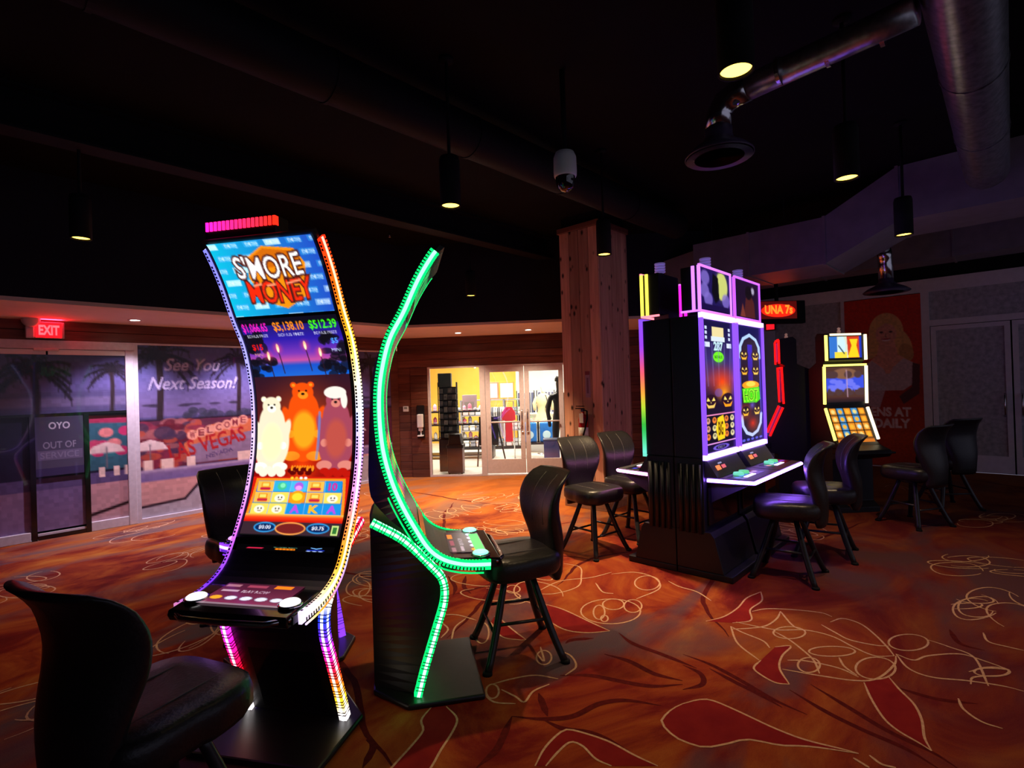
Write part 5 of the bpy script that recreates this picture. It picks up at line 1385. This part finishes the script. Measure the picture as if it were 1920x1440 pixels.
# ================================================================ STACKED-SCREEN SLOT MACHINES
def stacked_machine(label, loc, az, col, colside, cvs):
    t = thing('stacked_slot_machine', label, 'slot machine', (loc[0], loc[1], 0), math.radians(az), 'stacked screen slot machines by the frosted wall')
    W = .265
    prof = [(-.30, 0), (.22, 0), (.22, .06), (.12, .12), (.12, .62), (.40, .68), (.44, .72), (.42, .76), (.27, .80), (.20, .84), (.03, 1.24), (.02, 1.28), (.03, 1.75), (0, 1.78), (.06, 1.82), (.06, 2.14), (-.10, 2.16), (-.14, 2.12), (-.14, 1.80), (-.30, 1.72)]
    MB().prism(prof, -W+.015, W-.015, 1).build('cabinet', BODY2, t, bevel=.005)
    MB().prism([(.20, .775), (.43, .735), (.43, .715), (.20, .70)], -W-.04, W+.04, 1).build('button_ledge', GLOSSBLACK, t, bevel=.008)
    for y in (-.1, 0, .1, .2):
        MB().lathe([(.026, 0), (.026, .010), (0, .013)], (.36, y, .748), 16).build('play_button', mat('btn_warm', (.8, .7, .6), .3, emit=(1, .8, .6), strength=1.2 if y > 0 else .3), t, True)
    def strip(p, q, y, wd=.026, col_=None):
        d = Vector((q[0]-p[0], 0, q[1]-p[1])).normalized(); n = Vector((d.z, 0, -d.x))
        mb = MB(); P, Q = Vector((p[0], 0, p[1])), Vector((q[0], 0, q[1]))
        vs = []
        for e_ in (P, Q):
            for a_, b_ in ((.016, -wd/2), (.016, wd/2), (-.008, wd/2), (-.008, -wd/2)):
                vs.append(e_+n*a_+Vector((0, y+b_, 0)))
        mb.add(vs, [(0, 1, 2, 3), (7, 6, 5, 4), (0, 4, 5, 1), (1, 5, 6, 2), (2, 6, 7, 3), (3, 7, 4, 0)])
        mb.c = [col_ or col]*8; mb.build('light_bar', attr_emit('stack_led', 2.2), t)
    for y, cc in ((-W, col), (W, colside)):
        strip((.205, .86), (.04, 1.235), y, col_=cc); strip((.03, 1.285), (.04, 1.745), y, col_=cc); strip((.065, 1.815), (.065, 2.125), y*.93, col_=cc)
    mb = MB().box(.030, .056, -W, W, 1.745, 1.770); mb.c = [col]*8; mb.build('light_bar', attr_emit('stack_led', 2.2), t)
    mb = MB().box(.048, .078, -W*.72, W*.72, 2.118, 2.142); mb.c = [(1, .90, .70) if col[2] < .5 and col[1] > .3 else col]*8; mb.build('light_bar', attr_emit('stack_led', 2.2), t)
    hw = W-.03
    if cvs:
        paint('header_screen', cvs[0], lambda u, v: np.stack([np.full_like(u, .063), (u-.5)*2*hw*.86, 2.105-v*.26], 1), SCREEN2, t)
        paint('main_screen', cvs[1], lambda u, v: np.stack([np.full_like(u, .034), (u-.5)*2*hw, 1.735-v*.43], 1), SCREEN2, t)
        paint('slant_screen', cvs[2], lambda u, v: np.stack([.038+v*.175, (u-.5)*2*hw*.96, 1.235-v*.405], 1), SCREEN2, t)
    ca = MB().lathe([(.018, 2.155), (.022, 2.18), (.012, 2.20), (.020, 2.215), (0, 2.23)], (-.05, 0, 0), 14).build('candle', mat('candle_dim', (.5, .4, .38), .3, emit=(.6, .3, .25), strength=.3), t, True)
    return t
a1 = Canvas(48, 28, (.85, .88, .80)); a1.rect(0, 0, 12, 28, (.20, .45, .80)); a1.ellipse(18, 12, 6, 13, (.80, .92, .95)); a1.poly([(26, 0), (44, 0), (44, 28), (28, 28)], (.80, .22, .08)); a1.poly([(30, 4), (42, 4), (40, 12), (44, 27), (27, 27), (33, 12)], (1, .82, .10)); a1.rect(44, 0, 48, 28, (.12, .20, .70)); a1.rect(8, 20, 26, 28, (.95, .85, .25)); a1.line([(14, 12), (22, 22)], 1.5, (.1, .2, .3))
a2 = Canvas(48, 40, (.30, .18, .14)); a2.rect(0, 10, 48, 28, (.22, .30, .85)); a2.ellipse(24, 8, 16, 6, (.50, .34, .24))
for k in range(14): a2.ellipse(rnd.uniform(0, 48), rnd.choice([9, 28]), 5, 4, (.30, .20, .20)); a2.ellipse(rnd.uniform(4, 40), rnd.uniform(16, 26), 5, 2.5, (.42, .45, .92))
a2.line([(26, 4), (27, 40)], 1.0, (.75, .6, .7)); a2.vgrad(34, 40, [(0, (.28, .15, .14)), (1, (.10, .06, .08))])
a3 = Canvas(48, 36, (.12, .09, .08))
for i in range(5):
    for j in range(4):
        col = (.25, .55, .80) if i in (1, 3) and (i == 1 or j < 2) else (.90, .55, .15)
        a3.rect(1+9.4*i, 1+7.6*j, 9+9.4*i, 7.6+7.6*j, col); a3.ellipse(5+9.4*i, 4.5+7.6*j, 2.6, 2.2, rnd.choice([(.95, .85, .5), (.75, .92, .95), (.98, .7, .2)]))
a3.rect(0, 31.5, 48, 36, (.80, .45, .15)); a3.rect(18, 32.5, 30, 35, (.85, .85, .7))
stacked_machine('slot machine with stacked screens and yellow light bars beside the red poster', (7.56, 1.52), 226, (1, .93, .42), (1, .90, .72), (a1, a2, a3))
stacked_machine('dark slot machine edged with red light bars, turned to the pillar', (7.80, 2.27), 112, (1, .05, .05), (1, .05, .05), (dimB, dimA, dimB))

# ================================================================ SHOP BEHIND THE GLASS
def shop_thing(name, label, cat, s, d, z=0, rz=0, group=None):
    p = SW(s, d, z); return thing(name, label, cat, (p.x, p.y, p.z), RZW+rz, group)
sh = sroot('floor_shop', A0, RZW)
MB().box(-3.2, 5.2, .16, 6.6, -.05, 0).build('shop_floor_slab', grain('shop_vinyl', (.60, .58, .52), (.70, .68, .62), (1, 1, 1), 3, .35), sh)
sc_ = sroot('ceiling_shop', A0, RZW)
MB().box(-3.2, 5.2, .16, 6.6, 2.75, 2.85).build('ceiling_board', mat('shop_ceiling', (.80, .78, .72), .8), sc_)
wy = sroot('wall_shop_back', A0, RZW)
MB().box(-3.2, 1.23, 6.0, 6.15, 0, 2.75).build('yellow_panel', grain('shop_yellow', (.80, .44, .05), (.86, .52, .09), (1, 1, 1), 2, .7), wy)
MB().box(1.23, 5.2, 6.0, 6.15, 0, 2.75).build('white_panel', mat('shop_white', (.80, .80, .78), .7), wy)
MB().box(-3.35, -3.2, .16, 6.15, 0, 2.75).build('yellow_panel', MATS['shop_yellow'], wy)
MB().box(5.2, 5.35, .16, 6.15, 0, 2.75).build('white_panel', MATS['shop_white'], wy)
for s_, d_ in ((-.5, 2.0), (2.4, 1.6), (.4, 4.2), (3.6, 4.0)):
    p = SW(s_, d_, 2.74)
    t = thing('ceiling_panel_light', 'bright square ceiling panel light inside the shop', 'ceiling light', p, RZW, 'shop ceiling panels')
    MB().box(-.32, .32, -.32, .32, -.02, .009).build('frame', WHITE, t)
    MB().box(-.29, .29, -.29, .29, -.024, -.02).build('diffuser', mat('panel_lit', (1, 1, 1), .5, emit=(1, .95, .85), strength=5), t)
    add_light('panel_glow', 'AREA', (0, 0, -.03), P_SHOP, (1, .93, .80), t, .58, size_y=.58)
# string lights on the yellow wall
sl = shop_thing('string_lights', 'string of warm bulbs draped across the yellow shop wall', 'string lights', 0, 5.93, 0)
pts = [(x, 0, 2.25+.12*abs(math.sin(x*2.2))) for x in np.linspace(-2.6, 1.2, 40)]
MB().tube(pts, .006, 5).build('wire', MATTEBLACK, sl)
for k in range(3, 40, 3):
    MB().lathe([(0, -.06), (.03, -.045), (.035, -.02), (.02, .005)], (pts[k][0], pts[k][1]-.01, pts[k][2]), 10).build('bulb', mat('bulb', (1, .9, .6), .3, emit=(1, .85, .5), strength=4), sl, True)
# display rack of small goods at the side window
rk = shop_thing('goods_rack', 'tall dark wire rack crowded with small dark goods inside the shop window', 'display rack', .18, .80, 0, .12)
MB().box(-.19, .19, -.16, .16, 0, .62).build('rack_base', BLACK, rk, bevel=.01)
MB().box(-.185, .185, .135, .145, .62, 1.66).build('rack_back', DARKMETAL, rk)
for x_ in (-.18, .18):
    for y_ in (-.15, .15): MB().tube([(x_, y_, .62), (x_, y_, 1.75)], .010, 6).build('post', DARKMETAL, rk)
gm = [mat('goods_%d' % k, c_, .5) for k, c_ in enumerate([(.05, .045, .05), (.10, .085, .08), (.03, .03, .035), (.16, .13, .12), (.07, .06, .07), (.22, .19, .17)])]
for j in range(8):
    z = .66+j*.125
    MB().box(-.19, .19, -.16, .16, z-.012, z-.004).build('wire_shelf', DARKMETAL, rk)
for j in range(8):
    for i in range(4):
        t = shop_thing('boxed_good', 'small dark packet on the crowded wire rack in the shop', 'packet', 0, 0, 0, .12, 'packets on the wire rack')
        z = .656+j*.125; lp = rk.matrix_basis @ Vector((-.126+i*.084, -.09+rnd.uniform(-.02, .03), z))
        t.location = lp
        h_ = rnd.uniform(.085, .108); w_ = rnd.uniform(.034, .0405)
        MB().box(-w_, w_, -.03, .03, .001, h_).build('carton', gm[(i*5+j*3) % 6], t, bevel=.004)
        MB().box(-w_*.6, w_*.6, -.0312, -.030, h_*.25, h_*.7).build('sticker', gm[(i+j) % 6], t)
bx = shop_thing('dark_carton', 'plain dark box standing on top of the wire rack', 'box', .13, .80, 1.66, .1)
MB().box(-.13, .13, -.12, .12, .0, .27).build('carton', grain('carton_dark', (.04, .05, .05), (.06, .07, .07), (1, 1, 1), 9, .6), bx, bevel=.006)
MB().box(-.13, .13, -.01, .01, .27, .272).build('tape', gm[3], bx)
# trash bin
tb = shop_thing('litter_bin', 'brown square litter bin with black swing lid inside the shop window', 'bin', .40, .30, 0)
MB().prism([(-.145, -.12), (.145, -.12), (.145, .12), (-.145, .12)], .03, .50, 2).build('bin_body', grain('bin_brown', (.075, .042, .048), (.10, .055, .06), (1, 1, 1), 8, .5), tb, bevel=.012)
MB().box(-.16, .16, -.135, .135, .50, .56).build('bin_rim', BLACK, tb, bevel=.008)
MB().prism([(-.13, .56), (.13, .56), (.10, .76), (-.10, .76)], -.12, .12, 1).build('bin_hood', BLACK, tb, bevel=.01)
MB().box(-.08, .08, -.122, -.115, .60, .72).build('swing_flap', DARKMETAL, tb)
for x_ in (-.12, .12):
    for y_ in (-.10, .10): MB().lathe([(.018, 0), (.018, .03)], (x_, y_, 0), 8).build('foot', BLACK, tb)
# shelving counter with pink goods
ct = shop_thing('shelf_counter', 'dark shelving counter with rows of pink and white goods', 'shelf', .02, 2.6, 0)
for z in (.10, .45, .80, 1.10): MB().box(-.85, .85, -.25, .25, z-.03, z).build('shelf_board', BLACK, ct)
for x_ in (-.85, .0, .85): MB().box(x_-.02, x_+.02, -.25, .25, 0, 1.10).build('upright', BLACK, ct)
gc = [(.80, .30, .42), (.85, .78, .74), (.75, .15, .25), (.9, .86, .82), (.35, .3, .38)]
for z in (.45, .80, 1.10):
    for k in range(11):
        p = SW(.02+(-.72, -.595, -.47, -.345, -.22, -.09, .09, .22, .345, .47, .595)[k], 2.45, z+.001)
        col = gc[(k*2+int(z*10)) % 5]
        t = thing('small_gift', 'small pink or white gift on the dark shelving counter', 'gift', p, RZW, 'gifts on the dark counter')
        h_ = .08+.05*((k*7) % 3)
        MB().lathe([(.038, 0), (.044, .02), (.044, h_*.7), (.028, h_*.85), (.0, h_)], n=10).build('pot', mat('gift_%g' % col[0], col, .5), t, True)
        MB().lathe([(.0445, .025), (.0455, .025), (.0455, .05), (.0445, .05)], n=10).build('band', WHITE, t)
# boxes on the counter
for s_, d_, z, w_, h_, col, lb in ((.33, 2.70, 1.10, .16, .36, (.32, .22, .24), 'tall mauve carton standing on the dark counter'),):
    t = shop_thing('tall_carton', lb, 'box', s_, d_, z+.001); MB().box(-w_, w_, -.1, .1, 0, h_).build('carton', grain('carton_mauve', (.30, .20, .22), (.36, .25, .27), (1, 1, 1), 5, .6), t, bevel=.005); MB().box(-w_*.7, w_*.7, -.102, -.1, .06, .2).build('label', gm[5], t)
# framed pictures on a second unit
un = shop_thing('display_unit', 'grey display unit stacked with folded goods under two pictures', 'shelf', .72, 4.4, 0)
MB().box(-.85, .85, -.25, .25, 0, .08).build('plinth', BLACK, un)
for z in (.5, .9, 1.3): MB().box(-.85, .85, -.25, .25, z-.025, z).build('shelf_board', mat('unit_grey', (.35, .34, .38), .5), un)
for x_ in (-.85, -.28, .28, .85): MB().box(x_-.02, x_+.02, -.25, .25, .08, 1.3).build('upright', MATS['unit_grey'], un)
for z in (.08, .5, .9):
    for k in range(9):
        p = SW(.72+(-.73, -.56, -.40, -.17, 0, .17, .40, .56, .73)[k], 4.25, z+.002); col = [(.8, .8, .82), (.25, .25, .3), (.75, .55, .58), (.5, .5, .55)][(k+int(z*7)) % 4]
        t = thing('folded_shirt', 'stack of folded cloth in the grey display unit', 'clothes', p, RZW, 'folded cloth in the grey unit')
        MB().box(-.07, .07, -.1, .1, 0, .09).build('fold', mat('cloth_%g' % col[0], col, .8), t, bevel=.02)
        MB().box(-.072, .072, -.102, .1, .10, .19).build('fold', mat('cloth_%g' % col[0], col, .8), t, bevel=.02)
for s_, cols, lb in ((.66, ((.55, .22, .12), (.90, .60, .55)), 'pink picture in a dark red frame above the grey display unit'), (1.08, ((.75, .35, .05), (.55, .60, .66)), 'orange framed picture above the grey display unit')):
    t = shop_thing('picture', lb, 'picture', s_, 4.35, 1.302); MB().box(-.21, .21, 0, .03, 0, .46).build('picture_frame', mat('frame_%g' % cols[0][0], cols[0], .4), t, bevel=.006); MB().box(-.17, .17, -.004, 0, .04, .42).build('canvas', mat('pic_%g' % cols[1][0], cols[1], .6), t)
# rail of clothes
def garment(s_, d_, z, w_, h_, col, lb, grp=None, cat='clothes'):
    t = shop_thing('hanging_shirt', lb, cat, s_, d_, z, math.pi/2 if grp else .1, grp)
    c_ = mat('garment_%g_%g_%g' % col, col, .8)
    MB().prism([(-w_*.55, 0), (w_*.55, 0), (w_*.5, h_*.6), (w_, h_*.62), (w_*.95, h_*.85), (w_*.45, h_), (-w_*.45, h_), (-w_*.95, h_*.85), (-w_, h_*.62), (-w_*.5, h_*.6)], -.018, .018, 1).build('cloth', c_, t, bevel=.008)
    MB().tube([(0, 0, h_), (0, 0, h_+.05), (.02, 0, h_+.08), (0, 0, h_+.10)], .004, 5).build('hook', CHROME, t)
rl = shop_thing('clothes_rail', 'chrome clothes rail carrying white and red garments in the shop', 'clothes rail', 1.12, 2.1, 0)
MB().tube([(-.28, 0, .0), (-.28, 0, 1.30), (.28, 0, 1.30), (.28, 0, 0)], .014, 8).build('rail', CHROME, rl, True)
for x_ in (-.28, .28): MB().tube([(x_, -.2, .02), (x_, .2, .02)], .014, 8).build('foot_bar', CHROME, rl)
for k in range(6): garment(.92+k*.05, 2.1, .50, .13, .68, (.78, .77, .76) if k % 3 else (.22, .22, .24), 'pale shirt hanging on the chrome rail beside the red one', 'pale shirts on the rail')
garment(1.30, 1.93, .42, .15, .76, (.72, .03, .05), 'bright red garment hanging at the end of the rail')
# black easel chair seen through the door
ea = shop_thing('folding_easel', 'black folding easel with a dark panel inside the shop doors', 'easel', .95, 1.25, 0)
MB().box(-.22, .18, -.02, .02, .42, 1.02).build('panel', BLACK, ea, bevel=.01)
for x0, x1 in ((-.2, -.26), (.16, .34)): MB().tube([(x0, 0, .9), (x1, -.1, 0)], .016, 8).build('leg', DARKMETAL, ea)
MB().tube([(0, .03, .9), (0, .35, 0)], .016, 8).build('leg', DARKMETAL, ea)
# blue stools and bin
BLUE = grain('blue_print', (.02, .15, .55), (.03, .22, .68), (1, 1, 1), 5, .45)
for s_, d_, lb in ((1.74, 2.3, 'bright blue printed bag with a pale patch, by the clothes rail'), (2.12, 2.3, 'bright blue printed bag with a pale patch, by the blue crate')):
    t = shop_thing('gift_bag', lb, 'bag', s_, d_, .36); MB().box(-.155, .155, -.11, .11, 0, .44).build('bag_body', BLUE, t, bevel=.03, seg=3); MB().lathe([(.09, 0), (.09, .004), (0, .005)], (0, -.114, .17), 20, 'y').build('pale_patch', mat('patch', (.55, .75, .85), .5), t); MB().tube([(-.07, -.11, .44), (-.06, -.11, .52), (.06, -.11, .52), (.07, -.11, .44)], .007, 6).build('handle', WHITE, t)
bt = shop_thing('low_table', 'low black display table carrying the blue bags', 'table', 1.93, 2.3, 0)
MB().box(-.40, .40, -.2, .2, .32, .358).build('table_top', BLACK, bt)
for x_ in (-.37, .37):
    for y_ in (-.17, .17): MB().box(x_-.02, x_+.02, y_-.02, y_+.02, 0, .32).build('leg', BLACK, bt)
MB().box(-.02, .02, -.02, .02, .358, .85).build('centre_post', BLACK, bt)
bb = shop_thing('blue_crate', 'square dull blue crate at the foot of the black mannequin', 'crate', 2.22, .52, 0)
MB().box(-.15, .15, -.15, .15, 0, .58).build('crate_body', grain('crate_blue', (.05, .085, .28), (.07, .11, .34), (1, 1, 1), 6, .5), bb, bevel=.012)
MB().box(-.16, .16, -.16, .16, .58, .605).build('crate_lid', mat('crate_lid', (.13, .16, .28), .5), bb, bevel=.006)
# dress form with yellow dress
fm = shop_thing('dress_form', 'pale dress form wearing a cream yellow dress with dark trim', 'mannequin', 2.06, 3.0, 0)
YD = mat('cream_cloth', (.80, .68, .36), .8)
MB().lathe([(.26, .62), (.23, .75), (.17, .95), (.13, 1.05), (.16, 1.16), (.18, 1.26), (.16, 1.36), (.10, 1.42), (.05, 1.45)], n=20).build('dress', YD, fm, True)
MB().lathe([(.05, 1.45), (.045, 1.52), (.07, 1.57), (.075, 1.63), (.05, 1.70), (0, 1.72)], n=16).build('head_form', mat('form_white', (.8, .78, .75), .5), fm, True)
MB().tube([(.05, -.12, 1.40), (.10, -.17, 1.25), (.05, -.19, 1.12), (.12, -.20, .98), (.17, -.2, .85), (.10, -.22, .75)], .014, 6).build('dark_trim', BLACK, fm, True)
for sg in (-1, 1): MB().tube([(sg*.15, 0, 1.36), (sg*.22, -.02, 1.20), (sg*.21, -.08, 1.05)], [.05, .045, .035], 10).build('sleeve', YD, fm, True)
MB().tube([(0, 0, .03), (0, 0, .7)], .02, 8).build('pole', CHROME, fm); MB().lathe([(.18, 0), (.18, .015), (.03, .03)], n=20).build('foot_plate', CHROME, fm, True)
# black mannequin: one continuous body
mq = shop_thing('black_mannequin', 'all black standing mannequin with a cap just inside the shop door', 'mannequin', 2.40, .95, 0, .4)
def skin_body(parent, nodes, edges, m_, name):
    me = bpy.data.meshes.new(name); me.from_pydata([n[0] for n in nodes], edges, [])
    o = bpy.data.objects.new(name, me); COL.objects.link(o); o.parent = parent
    o.modifiers.new('skin', 'SKIN')
    for i, n in enumerate(nodes):
        sv = me.skin_vertices[0].data[i]; sv.radius = n[1] if isinstance(n[1], tuple) else (n[1], n[1])
    me.skin_vertices[0].data[0].use_root = True
    sd = o.modifiers.new('sub', 'SUBSURF'); sd.levels = 2; sd.render_levels = 2
    me.materials.append(m_); return o
nd = [((0, 0, .92), (.15, .11)), ((0, 0, 1.10), (.125, .095)), ((0, 0, 1.30), (.16, .11)), ((0, 0, 1.42), (.13, .085)), ((0, 0, 1.50), .052), ((0, -.01, 1.58), .062), ((0, -.02, 1.66), (.072, .088)), ((0, -.01, 1.74), (.06, .075)),
      ((-.19, 0, 1.39), .058), ((-.25, .02, 1.12), .046), ((-.25, -.05, .90), .036), ((-.25, -.07, .80), .032),
      ((.19, 0, 1.39), .058), ((.25, .02, 1.12), .046), ((.25, -.05, .90), .036), ((.25, -.07, .80), .032),
      ((-.09, 0, .84), .085), ((-.11, -.01, .48), .060), ((-.12, .02, .10), .040), ((-.12, -.10, .04), .035),
      ((.09, 0, .84), .085), ((.12, -.01, .48), .060), ((.13, .02, .10), .040), ((.13, -.10, .04), .035)]
ed = [(0, 1), (1, 2), (2, 3), (3, 4), (4, 5), (5, 6), (6, 7), (3, 8), (8, 9), (9, 10), (10, 11), (3, 12), (12, 13), (13, 14), (14, 15), (0, 16), (16, 17), (17, 18), (18, 19), (0, 20), (20, 21), (21, 22), (22, 23)]
MQM = grain('mannequin_black', (.010, .008, .010), (.018, .014, .016), (1, 1, 1), 10, .5)
skin_body(mq, nd, ed, MQM, 'body')
MB().lathe([(.085, 1.70), (.082, 1.76), (.05, 1.81), (0, 1.82)], (0, -.01, 0), 16).build('cap', mat('cap_black', (.02, .02, .022), .6), mq, True)
MB().box(-.03, .03, -.096, -.088, 1.72, 1.75).build('cap_badge', WHITE, mq)
MB().box(-.17, .17, -.15, .15, 0, .012).build('stand_plate', CHROME, mq)
# dark racks on the white side
for s_, d_, lb in ((1.55, 4.9, 'navy garments hanging along the white shop wall, nearer the pictures'), (2.10, 4.9, 'navy garments hanging along the white shop wall, behind the dress form')):
    t = shop_thing('clothes_rack', lb, 'clothes', s_, d_, 0)
    MB().tube([(-.24, 0, 0), (-.24, 0, 1.5), (.24, 0, 1.5), (.24, 0, 0)], .013, 8).build('rail', DARKMETAL, t)
    for k in range(5): MB().box(-.20+k*.09, -.14+k*.09, -.2, .2, .6, 1.45).build('garment', mat('navy_%d' % (k % 2), ((.10, .11, .20), (.16, .16, .26))[k % 2], .8), t, bevel=.015)
cs_ = shop_thing('white_counter', 'white sales counter behind the dress form', 'counter', 2.3, 3.65, 0)
MB().box(-.7, .9, -.25, .25, 0, .90).build('counter_body', mat('counter_white', (.78, .77, .74), .5), cs_, bevel=.01)
MB().box(-.75, .95, -.30, .30, .90, .94).build('counter_top', mat('counter_top', (.7, .69, .66), .4), cs_, bevel=.006)
